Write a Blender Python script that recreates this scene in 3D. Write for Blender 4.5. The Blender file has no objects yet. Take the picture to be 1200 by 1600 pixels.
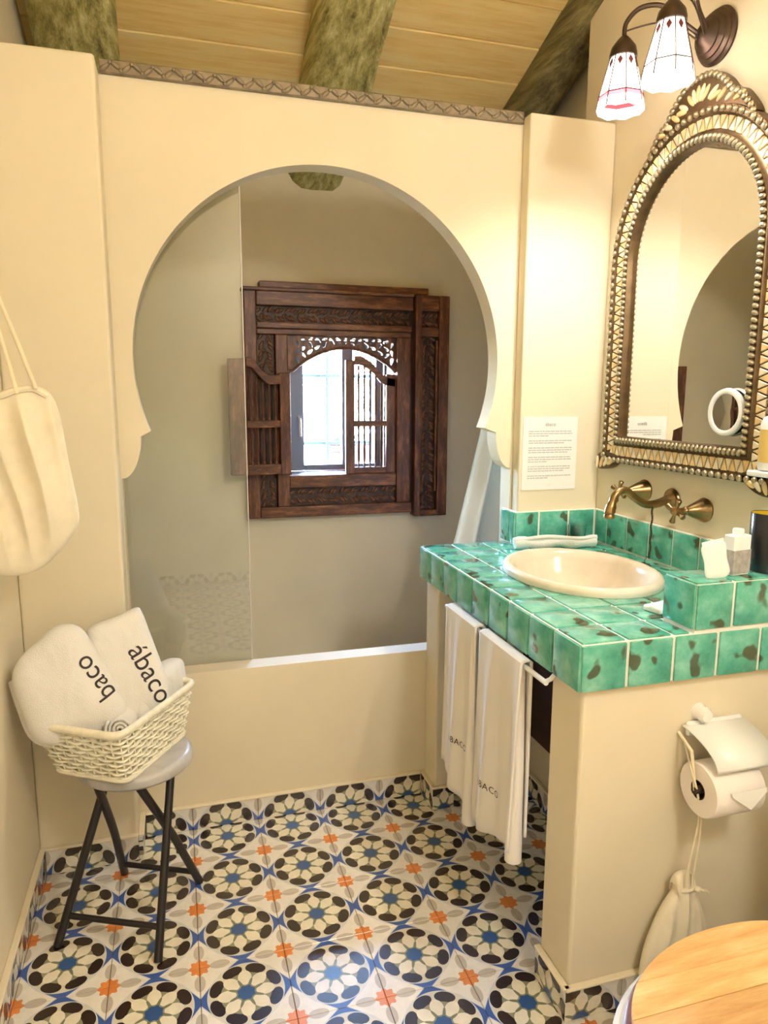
import bpy, bmesh, math, random
from mathutils import Matrix, Vector
from mathutils.bvhtree import BVHTree
from mathutils import noise as mnoise

random.seed(7)
PI = math.pi
scene = bpy.context.scene
col = scene.collection

# ------------------------------------------------------------------ camera
F_PX = 1106.15
YAW, PITCH, ROLL = 0.285048, 0.163341, 0.003938
cam_data = bpy.data.cameras.new('camera')
cam = bpy.data.objects.new('camera', cam_data)
col.objects.link(cam)
cam_data.sensor_fit = 'HORIZONTAL'
cam_data.sensor_width = 36.0
cam_data.lens = 36.0 * F_PX / 1200.0
cam_data.clip_start = 0.02
fwd = Vector((math.sin(YAW) * math.cos(PITCH), math.cos(YAW) * math.cos(PITCH), -math.sin(PITCH)))
rgt = Vector((math.cos(YAW), -math.sin(YAW), 0))
upv = rgt.cross(fwd)
r2 = rgt * math.cos(ROLL) + upv * math.sin(ROLL)
u2 = -rgt * math.sin(ROLL) + upv * math.cos(ROLL)
cm = Matrix((r2, u2, -fwd)).transposed().to_4x4()
cm.translation = Vector((0.2997, -2.0336, 1.3344))
cam.matrix_world = cm
scene.camera = cam

# ------------------------------------------------------------------ world, light, exposure
world = bpy.data.worlds.new('sky')
scene.world = world
world.use_nodes = True
wn = world.node_tree.nodes
wl = world.node_tree.links
wn.clear()
wo = wn.new('ShaderNodeOutputWorld')
wb = wn.new('ShaderNodeBackground')
sky = wn.new('ShaderNodeTexSky')
sky.sky_type = 'NISHITA'
sky.sun_disc = False
sky.sun_elevation = math.radians(50)
sky.sun_rotation = math.radians(200)
sky.air_density = 1.0
sky.dust_density = 2.0
wl.new(sky.outputs[0], wb.inputs[0])
wl.new(wb.outputs[0], wo.inputs[0])
wb.inputs[1].default_value = 44.0

sun_d = bpy.data.lights.new('sun', 'SUN')
sun_d.energy = 8.0
sun_d.angle = math.radians(0.6)
sun_d.color = (0.94, 0.97, 1.0)
sun = bpy.data.objects.new('sun', sun_d)
col.objects.link(sun)
sun.rotation_euler = (math.radians(38), 0, math.radians(-22))   # from behind the house, lights the terrace wall

port_d = bpy.data.lights.new('window_portal', 'AREA')
port_d.shape = 'RECTANGLE'
port_d.size, port_d.size_y = 0.50, 0.64
port_d.cycles.is_portal = True
port = bpy.data.objects.new('window_portal', port_d)
col.objects.link(port)
port.location = (1.05, 1.352, 1.275)
port.rotation_euler = (math.radians(-90), 0, 0)

SCONCE_W = 13.0      # each bulb of the wall sconce
FILL_GLOBE_W = 42.0      # added fill globe behind the camera, brightens the room
vs = scene.view_settings
vs.view_transform = 'Standard'
vs.look = 'None'
vs.gamma = 1.0
vs.use_curve_mapping = False
vs.exposure = 0.52
scene.cycles.max_bounces = 8
scene.cycles.diffuse_bounces = 4
scene.cycles.glossy_bounces = 4
scene.cycles.transmission_bounces = 8
scene.cycles.transparent_max_bounces = 12
scene.cycles.sample_clamp_indirect = 12.0
scene.cycles.caustics_refractive = False
scene.cycles.caustics_reflective = False

# ------------------------------------------------------------------ node helpers
def lin(r, g, b):
    f = lambda c: (c / 255 / 12.92) if c / 255 <= 0.04045 else ((c / 255 + 0.055) / 1.055) ** 2.4
    return (f(r), f(g), f(b), 1.0)

class S:
    """a float socket with arithmetic that builds Math nodes"""
    def __init__(s, nt, sock): s.nt, s.k = nt, sock
    def _m(s, op, *a):
        n = s.nt.nodes.new('ShaderNodeMath'); n.operation = op
        for i, v in enumerate((s,) + a):
            if isinstance(v, S): s.nt.links.new(v.k, n.inputs[i])
            else: n.inputs[i].default_value = float(v)
        return S(s.nt, n.outputs[0])
    def __add__(s, o): return s._m('ADD', o)
    def __sub__(s, o): return s._m('SUBTRACT', o)
    def __mul__(s, o): return s._m('MULTIPLY', o)
    def __truediv__(s, o): return s._m('DIVIDE', o)
    def __lt__(s, o): return s._m('LESS_THAN', o)
    def __gt__(s, o): return s._m('GREATER_THAN', o)
    def abs(s): return s._m('ABSOLUTE')
    def sqrt(s): return s._m('SQRT')
    def cos(s): return s._m('COSINE')
    def sin(s): return s._m('SINE')
    def fract(s): return s._m('FRACT')
    def min(s, o): return s._m('MINIMUM', o)
    def max(s, o): return s._m('MAXIMUM', o)
    def atan2(s, o): return s._m('ARCTAN2', o)

def mixc(nt, fac, a, b):
    n = nt.nodes.new('ShaderNodeMix'); n.data_type = 'RGBA'
    if isinstance(fac, S): nt.links.new(fac.k, n.inputs[0])
    else: n.inputs[0].default_value = fac
    for i, v in ((6, a), (7, b)):
        if isinstance(v, tuple): n.inputs[i].default_value = v
        else: nt.links.new(v, n.inputs[i])
    return n.outputs[2]

def newmat(name):
    m = bpy.data.materials.new(name); m.use_nodes = True
    nt = m.node_tree
    return m, nt, nt.nodes['Principled BSDF']

def coords(nt, kind='Object', scale=(1, 1, 1)):
    t = nt.nodes.new('ShaderNodeTexCoord')
    mp = nt.nodes.new('ShaderNodeMapping')
    mp.inputs['Scale'].default_value = scale
    nt.links.new(t.outputs[kind], mp.inputs[0])
    return mp.outputs[0]

def noise(nt, vec, scale, detail=3.0, rough=0.55, w=None):
    n = nt.nodes.new('ShaderNodeTexNoise')
    n.inputs['Scale'].default_value = scale
    n.inputs['Detail'].default_value = detail
    n.inputs['Roughness'].default_value = rough
    if w is not None:
        n.noise_dimensions = '4D'
        nt.links.new(w.k, n.inputs['W'])
    nt.links.new(vec, n.inputs['Vector'])
    return n

def ramp(nt, fac, stops):
    r = nt.nodes.new('ShaderNodeValToRGB')
    e = r.color_ramp.elements
    e[0].position, e[0].color = stops[0]
    e[1].position, e[1].color = stops[-1]
    for p, c in stops[1:-1]:
        x = e.new(p); x.color = c
    nt.links.new(fac, r.inputs[0])
    return r.outputs[0]

def bump(nt, bsdf, h, strength=0.2, dist=0.002):
    b = nt.nodes.new('ShaderNodeBump')
    b.inputs['Strength'].default_value = strength
    b.inputs['Distance'].default_value = dist
    nt.links.new(h, b.inputs['Height'])
    nt.links.new(b.outputs[0], bsdf.inputs['Normal'])

def plain(name, c, rough=0.5, metal=0.0, var=0.0, vscale=20, bmp=0.0, bscale=80, bdist=0.001, sub=0.0):
    m, nt, b = newmat(name)
    b.inputs['Base Color'].default_value = c
    b.inputs['Roughness'].default_value = rough
    b.inputs['Metallic'].default_value = metal
    if sub:
        b.inputs['Subsurface Weight'].default_value = sub
        b.inputs['Subsurface Radius'].default_value = (0.01, 0.008, 0.006)
    v = coords(nt) if (var or bmp) else None
    if var:
        n = noise(nt, v, vscale, 4)
        d = tuple(x * (1 - var) for x in c[:3]) + (1.0,)
        l = tuple(min(1, x * (1 + var)) for x in c[:3]) + (1.0,)
        nt.links.new(ramp(nt, n.outputs[0], [(0.3, d), (0.7, l)]), b.inputs['Base Color'])
    if bmp:
        n = noise(nt, v, bscale, 5, 0.6)
        bump(nt, b, n.outputs[0], bmp, bdist)
    return m

def wood(name, dark, mid, light, scale=(4, 30, 30), rough=0.45, bmp=0.25):
    m, nt, b = newmat(name)
    v = coords(nt, 'Object', scale)
    n = noise(nt, v, 1.6, 6, 0.62)
    n2 = noise(nt, v, 9.0, 3, 0.5)
    f = S(nt, n.outputs[0]) * 0.75 + S(nt, n2.outputs[0]) * 0.25
    nt.links.new(ramp(nt, f.k, [(0.32, dark), (0.5, mid), (0.68, light)]), b.inputs['Base Color'])
    b.inputs['Roughness'].default_value = rough
    bump(nt, b, f.k, bmp, 0.003)
    return m

# ------------------------------------------------------------------ materials
def plaster(name, c, rough=0.75):
    m, nt, b = newmat(name)
    v = coords(nt)
    n = noise(nt, v, 3.0, 5, 0.6)
    d = tuple(x * 0.95 for x in c[:3]) + (1.0,)
    l = tuple(min(1, x * 1.03) for x in c[:3]) + (1.0,)
    nt.links.new(ramp(nt, n.outputs[0], [(0.3, d), (0.7, l)]), b.inputs['Base Color'])
    b.inputs['Roughness'].default_value = rough
    n2 = noise(nt, v, 60.0, 5, 0.6)
    n3 = noise(nt, v, 7.0, 3, 0.5)
    bump(nt, b, (S(nt, n2.outputs[0]) * 0.4 + S(nt, n3.outputs[0])).k, 0.25, 0.003)
    return m

M = {}
M['plaster'] = plaster('cream_plaster', lin(231, 218, 190))
M['plaster_white'] = plaster('white_plaster', lin(240, 236, 226))
M['outside'] = plaster('outside_white', lin(245, 243, 236))
M['terrace'] = plaster('terrace_paving', lin(112, 104, 92))
M['grout'] = plain('cream_grout', lin(240, 238, 224), 0.8, var=0.05, vscale=60)
M['floor_grout'] = plain('grey_grout', lin(150, 138, 128), 0.8, var=0.1, vscale=60)
M['porcelain'] = plain('white_porcelain', lin(243, 240, 234), 0.12)
M['basin'] = plain('cream_basin', lin(226, 212, 190), 0.22, var=0.08, vscale=14)
M['towel'] = plain('white_terry', lin(242, 238, 232), 0.95, bmp=0.9, bscale=330, bdist=0.003)
M['hand_towel'] = plain('white_linen', lin(240, 233, 224), 0.95, bmp=0.5, bscale=500, bdist=0.001)
M['letter'] = plain('dark_thread', lin(58, 48, 46), 0.8)
M['letter_grey'] = plain('grey_thread', lin(120, 112, 108), 0.8)
M['cotton'] = plain('natural_cotton', lin(234, 222, 196), 0.95, bmp=0.4, bscale=600, bdist=0.0008, var=0.05, vscale=30)
M['cord'] = plain('cotton_cord', lin(236, 222, 190), 0.9, bmp=0.5, bscale=300)
M['wicker'] = plain('whitewashed_wicker', lin(238, 230, 206), 0.6, var=0.12, vscale=40, bmp=0.4, bscale=150)
M['black'] = plain('black_tube', lin(32, 26, 25), 0.35)
M['paper'] = plain('white_paper', lin(240, 238, 232), 0.85)
M['print'] = plain('grey_print', lin(186, 184, 184), 0.9)
M['tissue'] = plain('toilet_tissue', lin(244, 235, 228), 0.95, bmp=0.3, bscale=250)
M['card'] = plain('dark_core', lin(64, 48, 40), 0.9)
M['bronze'] = plain('antique_bronze', lin(150, 124, 84), 0.28, 1.0, var=0.25, vscale=25)
M['dark_bronze'] = plain('dark_bronze', lin(78, 64, 54), 0.38, 0.85, var=0.2, vscale=30)
M['pewter'] = plain('carved_moulding', lin(138, 124, 102), 0.45, 0.35, var=0.25, vscale=45, bmp=0.3, bscale=120)
M['bead'] = plain('silver_bead', lin(180, 168, 142), 0.28, 0.75, var=0.18, vscale=14)
M['frame_metal'] = plain('hammered_frame', lin(98, 78, 52), 0.4, 0.7, var=0.3, vscale=30, bmp=0.4, bscale=90)
M['bone'] = plain('bone_inlay', lin(226, 196, 140), 0.4, 0.0, var=0.25, vscale=12)
M['bone2'] = plain('pale_inlay', lin(232, 216, 184), 0.4, 0.0, var=0.15, vscale=12)
M['mirror'] = plain('silvered_glass', (0.86, 0.86, 0.84, 1), 0.01, 1.0)
M['white_plastic'] = plain('white_plastic', lin(240, 240, 238), 0.3)
M['cup_black'] = plain('black_ceramic', lin(34, 34, 38), 0.25)
M['cup_yellow'] = plain('yellow_glaze', lin(206, 176, 40), 0.3)
M['label_yellow'] = plain('yellow_label', lin(222, 190, 110), 0.5)
M['box_grey'] = plain('grey_print_box', lin(168, 162, 156), 0.6, var=0.25, vscale=70)
M['pvc'] = plain('flare_tinted_frame', lin(130, 150, 192), 0.35)  # blue of the window flare put into the frame colour
M['iron'] = plain('painted_iron', lin(60, 74, 84), 0.5)
M['terracotta'] = plain('terracotta', lin(160, 78, 62), 0.8, var=0.1, vscale=15)
M['leaf'] = plain('leaf_green', lin(48, 96, 56), 0.6, var=0.2, vscale=30)
M['soil'] = plain('potting_soil', lin(60, 44, 34), 0.95)
M['stool_seat'] = plain('grey_stool_seat', lin(176, 172, 168), 0.35, var=0.30, vscale=9, bmp=0.15, bscale=40)
M['curtain'] = plain('white_curtain', lin(238, 238, 244), 0.8)
M['dark_door'] = wood('dark_walnut', lin(34, 18, 14), lin(52, 28, 20), lin(70, 40, 28), (6, 6, 40), 0.5)
M['teak'] = wood('carved_teak', lin(54, 29, 19), lin(102, 58, 36), lin(158, 104, 68), (26, 26, 5), 0.42)
M['teak_h'] = wood('carved_teak_rail', lin(54, 29, 19), lin(108, 63, 38), lin(168, 112, 70), (5, 26, 30), 0.42)
M['teak_carve'] = wood('carved_relief_teak', lin(54, 32, 23), lin(98, 61, 42), lin(156, 106, 72), (30, 30, 30), 0.38)
M['teak_dark'] = wood('dark_teak', lin(34, 20, 14), lin(58, 36, 25), lin(92, 60, 42), (20, 20, 8), 0.5)
M['pine'] = wood('yellow_pine', lin(236, 192, 112), lin(250, 218, 146), lin(254, 234, 176), (1.2, 16, 16), 0.55, 0.1)
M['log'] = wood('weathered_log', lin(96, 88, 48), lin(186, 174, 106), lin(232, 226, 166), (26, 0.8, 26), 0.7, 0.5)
m = wood('light_lid_wood', lin(206, 150, 88), lin(230, 180, 118), lin(244, 206, 150), (3, 22, 12), 0.3, 0.05)
nt = m.node_tree; b = nt.nodes['Principled BSDF']
oi = nt.nodes.new('ShaderNodeObjectInfo')
hs = nt.nodes.new('ShaderNodeHueSaturation')
src = b.inputs['Base Color'].links[0].from_socket
nt.links.new(src, hs.inputs['Color'])
nt.links.new((S(nt, oi.outputs['Random']) * 0.45 + 0.75).k, hs.inputs['Value'])
nt.links.new(hs.outputs[0], b.inputs['Base Color'])
M['lid'] = m
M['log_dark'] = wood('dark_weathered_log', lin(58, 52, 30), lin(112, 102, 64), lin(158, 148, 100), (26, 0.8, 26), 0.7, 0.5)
M['lid_edge'] = wood('lid_edge_wood', lin(92, 50, 28), lin(126, 74, 42), lin(160, 100, 60), (6, 6, 12), 0.35, 0.05)

m, nt, b = newmat('clear_glass')
b.inputs['Base Color'].default_value = (0.98, 1.0, 0.99, 1)
b.inputs['Transmission Weight'].default_value = 1.0
b.inputs['Roughness'].default_value = 0.0
b.inputs['IOR'].default_value = 1.45
M['tumbler'] = m

def thin_glass(name, tint, refl):
    """a flat pane: straight-through transparency plus a Fresnel mirror"""
    m, nt, b = newmat(name)
    out = nt.nodes['Material Output']
    nt.nodes.remove(b)
    tr = nt.nodes.new('ShaderNodeBsdfTransparent'); tr.inputs[0].default_value = tint
    gl = nt.nodes.new('ShaderNodeBsdfGlossy'); gl.inputs['Roughness'].default_value = 0.0
    fr = nt.nodes.new('ShaderNodeFresnel'); fr.inputs[0].default_value = refl
    mx = nt.nodes.new('ShaderNodeMixShader')
    nt.links.new(fr.outputs[0], mx.inputs[0])
    nt.links.new(tr.outputs[0], mx.inputs[1])
    nt.links.new(gl.outputs[0], mx.inputs[2])
    nt.links.new(mx.outputs[0], out.inputs[0])
    return m
M['pane'] = thin_glass('shower_glass', (0.95, 0.97, 0.955, 1), 1.75)
M['window_pane'] = thin_glass('window_glass', (0.97, 0.985, 0.99, 1), 1.45)
M['glass_edge'] = plain('polished_glass_edge', lin(222, 214, 208), 0.2)

def lit_glass(name, c, strength):
    """opal lamp glass: lets the bulb through and glows"""
    m, nt, b = newmat(name)
    out = nt.nodes['Material Output']
    nt.nodes.remove(b)
    tl = nt.nodes.new('ShaderNodeBsdfTranslucent'); tl.inputs[0].default_value = c
    em = nt.nodes.new('ShaderNodeEmission'); em.inputs[0].default_value = c; em.inputs[1].default_value = strength
    ad = nt.nodes.new('ShaderNodeAddShader')
    nt.links.new(tl.outputs[0], ad.inputs[0]); nt.links.new(em.outputs[0], ad.inputs[1])
    nt.links.new(ad.outputs[0], out.inputs[0])
    return m
M['shade_white'] = lit_glass('opal_glass', (1.0, 0.97, 0.94, 1), 0.9)
M['shade_red'] = lit_glass('rose_glass', lin(236, 130, 138), 0.5)
M['shade_amber'] = lit_glass('amber_glass', lin(120, 82, 74), 0.05)
M['globe'] = lit_glass('opal_bulb', (1.0, 0.96, 0.9, 1), 3.0)
m, nt, b = newmat('fill_globe_opal')  # glow of the added fill globe
b.inputs['Base Color'].default_value = (0.9, 0.9, 0.88, 1)
b.inputs['Emission Color'].default_value = (1.0, 0.98, 0.945, 1)
b.inputs['Emission Strength'].default_value = FILL_GLOBE_W / (PI * 4 * PI * 0.12 ** 2)
M['fill_globe_glow'] = m

def floor_tile_material():
    m, nt, b = newmat('encaustic_tile')
    tc = nt.nodes.new('ShaderNodeTexCoord')
    sp = nt.nodes.new('ShaderNodeSeparateXYZ')
    nt.links.new(tc.outputs['Object'], sp.inputs[0])
    u = S(nt, sp.outputs[0]) / 0.2
    v = S(nt, sp.outputs[1]) / 0.2
    au, av = u.abs(), v.abs()
    r = (u * u + v * v).sqrt()
    th = v.atan2(u)
    k = th / (PI / 4)
    phi = ((k + 0.5).fract() - 0.5).abs() * (PI / 4)      # 0 on a white petal's axis, 22.5 deg on a dark petal's
    psi = phi * -1 + PI / 8
    xw, yw = r * phi.cos(), r * phi.sin()
    xd, yd = r * psi.cos(), r * psi.sin()
    ell = lambda x, y, cx, cy, a, bb: (((x - cx) / a) * ((x - cx) / a) + ((y - cy) / bb) * ((y - cy) / bb)) < 1.0
    base = lin(244, 239, 231)
    c = mixc(nt, ell(xw, yw, 0.0, 0.0, 9, 9), base, base)
    # taupe leaves along the tile edges
    e1, e2 = (au * -1 + 0.5).abs(), (av * -1 + 0.5).abs()
    leaf = ell(e1, av, 0.0, 0.265, 0.062, 0.115).max(ell(e2, au, 0.0, 0.265, 0.062, 0.115))
    c = mixc(nt, leaf, c, lin(202, 192, 180))
    # blue butterflies in the middle of each edge, white outline
    def fly(e, t, g):
        return (t < (e * 1.3 + 0.044 + g)) * (e < 0.165)
    bl0 = fly(e1, av, 0.014).max(fly(e2, au, 0.014))
    bl = fly(e1, av, 0.0).max(fly(e2, au, 0.0))
    c = mixc(nt, bl0, c, lin(216, 218, 228))
    c = mixc(nt, bl, c, lin(66, 98, 172))
    # orange star at the corners
    d = (e1 * e1 + e2 * e2).sqrt()
    an = e1.atan2(e2)
    rad = (an * 8).cos() * 0.015 + 0.112
    c = mixc(nt, d < rad, c, lin(232, 142, 74))
    # rosette
    c = mixc(nt, r < (yd * -0.0 + 0.432), c, lin(222, 222, 218))
    ring_bg = r < 0.40
    c = mixc(nt, ring_bg * (r > 0.30), c, lin(228, 220, 200))
    dark = ell(xd, yd, 0.348, 0.0, 0.074, 0.120)
    c = mixc(nt, dark, c, lin(46, 30, 26))
    c = mixc(nt, r < 0.285, c, lin(150, 150, 122))
    petal = ell(xw, yw, 0.215, 0.0, 0.104, 0.078)
    c = mixc(nt, petal, c, lin(244, 236, 214))
    c = mixc(nt, ell(xd, yd, 0.13, 0.0, 0.08, 0.018), c, lin(128, 132, 104))
    c = mixc(nt, r < ((psi * 8).cos() * 0.006 + 0.098), c, lin(52, 92, 152))
    vv = coords(nt)
    n = noise(nt, vv, 40, 4)
    g = nt.nodes.new('ShaderNodeMix'); g.data_type = 'RGBA'; g.blend_type = 'MULTIPLY'
    g.inputs[0].default_value = 1.0
    nt.links.new(c, g.inputs[6])
    nt.links.new(ramp(nt, n.outputs[0], [(0.25, (0.86, 0.85, 0.84, 1)), (0.7, (1, 1, 1, 1))]), g.inputs[7])
    nt.links.new(g.outputs[2], b.inputs['Base Color'])
    b.inputs['Roughness'].default_value = 0.25
    b.inputs['Coat Weight'].default_value = 0.5
    b.inputs['Coat Roughness'].default_value = 0.26
    b.inputs['Coat IOR'].default_value = 1.75
    bump(nt, b, n.outputs[0], 0.08, 0.001)
    return m
M['floor_tile'] = floor_tile_material()

def green_tile_material():
    m, nt, b = newmat('green_glazed_tile')
    oi = nt.nodes.new('ShaderNodeObjectInfo')
    rnd = S(nt, oi.outputs['Random'])
    v = coords(nt)
    n = noise(nt, v, 16, 5, 0.65, w=rnd * 37)
    base = ramp(nt, n.outputs[0], [(0.3, lin(58, 146, 124)), (0.5, lin(92, 178, 156)), (0.72, lin(142, 212, 192))])
    n2 = noise(nt, v, 20, 1.5, 0.4, w=rnd * 91 + 5)
    spot = ramp(nt, n2.outputs[0], [(0.60, (0, 0, 0, 1)), (0.64, (1, 1, 1, 1))])
    sp = nt.nodes.new('ShaderNodeMath'); sp.operation = 'MULTIPLY'
    nt.links.new(spot, sp.inputs[0]); sp.inputs[1].default_value = 0.85
    nt.links.new(mixc(nt, S(nt, sp.outputs[0]), base, lin(72, 62, 28)), b.inputs['Base Color'])
    b.inputs['Roughness'].default_value = 0.14
    b.inputs['Coat Weight'].default_value = 0.5
    b.inputs['Coat Roughness'].default_value = 0.06
    n3 = noise(nt, v, 9, 2, 0.5, w=rnd * 13)
    bump(nt, b, n3.outputs[0], 0.25, 0.004)
    return m
M['green_tile'] = green_tile_material()

# ------------------------------------------------------------------ mesh helpers
class MB:
    def __init__(s): s.v, s.f = [], []
    def add(s, vs, fs):
        o = len(s.v); s.v += [tuple(p) for p in vs]; s.f += [tuple(i + o for i in f) for f in fs]; return s
    def box(s, x0, x1, y0, y1, z0, z1, mat=None):
        vs = [Vector((x, y, z)) for z in (z0, z1) for y in (y0, y1) for x in (x0, x1)]
        if mat is not None: vs = [mat @ p for p in vs]
        return s.add(vs, [(0, 2, 3, 1), (4, 5, 7, 6), (0, 1, 5, 4), (2, 6, 7, 3), (0, 4, 6, 2), (1, 3, 7, 5)])
    def tube(s, path, r, n=10, cap=True, closed=False, flat=1.0):
        P = [Vector(p) for p in path]
        R = r if isinstance(r, (list, tuple)) else [r] * len(P)
        m = len(P); rings = []
        t0 = (P[1] - P[0]).normalized()
        a = Vector((0, 0, 1)) if abs(t0.z) < 0.9 else Vector((1, 0, 0))
        nrm = t0.cross(a).normalized()
        for i in range(m):
            if closed: t = (P[(i + 1) % m] - P[i - 1]).normalized()
            else: t = (P[min(i + 1, m - 1)] - P[max(i - 1, 0)]).normalized()
            nrm = (nrm - t * nrm.dot(t)).normalized()
            bn = t.cross(nrm)
            rings.append([P[i] + (nrm * math.cos(2 * PI * k / n) + bn * math.sin(2 * PI * k / n) * flat) * R[i] for k in range(n)])
        vs = [p for g in rings for p in g]; fs = []
        for i in range(m if closed else m - 1):
            j = (i + 1) % m
            for k in range(n):
                l = (k + 1) % n
                fs.append((i * n + k, i * n + l, j * n + l, j * n + k))
        if cap and not closed:
            fs.append(tuple(range(n - 1, -1, -1))); fs.append(tuple((m - 1) * n + k for k in range(n)))
        return s.add(vs, fs)
    def lathe(s, prof, n=32, mat=None, cap=False):
        vs, fs = [], []
        for r, z in prof:
            for k in range(n):
                a = 2 * PI * k / n
                vs.append(Vector((r * math.cos(a), r * math.sin(a), z)))
        if mat is not None: vs = [mat @ p for p in vs]
        for i in range(len(prof) - 1):
            for k in range(n):
                l = (k + 1) % n
                fs.append((i * n + k, i * n + l, (i + 1) * n + l, (i + 1) * n + k))
        if cap:
            fs.append(tuple(range(n - 1, -1, -1))); fs.append(tuple((len(prof) - 1) * n + k for k in range(n)))
        return s.add(vs, fs)
    def ball(s, c, r, n=10, m=7, sc=(1, 1, 1), mat=None):
        c = Vector(c)
        prof = [(max(1e-5, math.sin(PI * i / m)) * r, -math.cos(PI * i / m) * r) for i in range(m + 1)]
        T = Matrix.Translation(c) @ (mat if mat is not None else Matrix()) @ Matrix.Diagonal((*sc, 1))
        return s.lathe(prof, n, T)
    def prism(s, poly, h0, h1, mat=None):
        n = len(poly)
        vs = [Vector((x, y, h0)) for x, y in poly] + [Vector((x, y, h1)) for x, y in poly]
        if mat is not None: vs = [mat @ p for p in vs]
        fs = [tuple(range(n - 1, -1, -1)), tuple(range(n, 2 * n))]
        fs += [(i, (i + 1) % n, n + (i + 1) % n, n + i) for i in range(n)]
        return s.add(vs, fs)
    def grid(s, fn, nu, nv, closeu=False):
        vs = [fn(i / nu, j / nv) for j in range(nv + 1) for i in range(nu + (0 if closeu else 1))]
        w = nu if closeu else nu + 1
        fs = []
        for j in range(nv):
            for i in range(nu):
                k = (i + 1) % w
                fs.append((j * w + i, j * w + k, (j + 1) * w + k, (j + 1) * w + i))
        return s.add(vs, fs)
    def mesh(s, name, mat, smooth=False, bevel=0.0, seg=1, fix=True):
        me = bpy.data.meshes.new(name)
        me.from_pydata([tuple(p) for p in s.v], [], s.f)
        if bevel or fix:
            bm = bmesh.new(); bm.from_mesh(me)
            bmesh.ops.remove_doubles(bm, verts=bm.verts, dist=1e-6)
            bmesh.ops.recalc_face_normals(bm, faces=bm.faces)
            if bevel:
                es = [e for e in bm.edges if len(e.link_faces) == 2 and e.calc_face_angle(0) > 0.6]
                bmesh.ops.bevel(bm, geom=es, offset=bevel, segments=seg, profile=0.5, affect='EDGES', clamp_overlap=True)
            bm.to_mesh(me); bm.free()
        if smooth:
            for p in me.polygons: p.use_smooth = True
            try: me.set_sharp_from_angle(angle=math.radians(40))
            except Exception: pass
        me.materials.append(mat)
        me.update()
        return me

WM = {}
def link(o, parent=None, loc=(0, 0, 0), rot=None):
    col.objects.link(o)
    w = Matrix.Translation(Vector(loc)) @ (rot.to_4x4() if rot is not None else Matrix())
    WM[o.name] = w
    if parent is not None:
        o.parent = parent
        o.matrix_basis = WM[parent.name].inverted() @ w
    else:
        o.matrix_basis = w
    return o

def ob(name, mb, mat, parent=None, smooth=False, bevel=0.0, seg=1, label=None):
    """a mesh given in world coordinates; its origin is moved to the middle of its base"""
    xs = [p[0] for p in mb.v]; ys = [p[1] for p in mb.v]; zs = [p[2] for p in mb.v]
    c = Vector(((min(xs) + max(xs)) / 2, (min(ys) + max(ys)) / 2, min(zs)))
    q = MB(); q.v = [(p[0] - c.x, p[1] - c.y, p[2] - c.z) for p in mb.v]; q.f = mb.f
    o = bpy.data.objects.new(name, q.mesh(name, mat, smooth, bevel, seg))
    link(o, parent, c)
    if label: o['label'] = label
    return o

def inst(name, me, parent, loc, rot=None):
    return link(bpy.data.objects.new(name, me), parent, loc, rot)

def thing(name, label, cat, loc=(0, 0, 0), group=None):
    o = bpy.data.objects.new(name, None)
    o.empty_display_size = 0.05
    link(o, None, loc)
    return tag(o, label, cat, group)

def tag(o, label=None, cat=None, group=None, kind=None):
    if label: o['label'] = label
    if cat: o['category'] = cat
    if group: o['group'] = group
    if kind: o['kind'] = kind
    return o

def struct(name, mb, mat, label, cat='wall', **k):
    o = ob(name, mb, mat, **k)
    return tag(o, label, cat, kind='structure')

def sroot(name, label, cat, loc=(0, 0, 0)):
    o = bpy.data.objects.new(name, None); o.empty_display_size = 0.05
    link(o, None, loc)
    return tag(o, label, cat, kind='structure')

def frame_mat(origin, ux, uy):
    ux, uy = Vector(ux).normalized(), Vector(uy)
    uz = ux.cross(uy).normalized(); uy = uz.cross(ux)
    m = Matrix((ux, uy, uz)).transposed().to_4x4(); m.translation = Vector(origin)
    return m

def spline(pts, n, closed=True):
    """Catmull-Rom resample"""
    P = [Vector(p) for p in pts]; m = len(P); out = []
    seg = m if closed else m - 1
    for i in range(n if closed else n + 1):
        t = i / n * seg; k = min(int(t), seg - 1); f = t - k
        g = (lambda j: P[j % m]) if closed else (lambda j: P[max(0, min(m - 1, j))])
        a, b_, c, d = g(k - 1), g(k), g(k + 1), g(k + 2)
        out.append(0.5 * ((2 * b_) + (c - a) * f + (2 * a - 5 * b_ + 4 * c - d) * f * f + (3 * b_ - a - 3 * c + d) * f ** 3))
    return out

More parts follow.
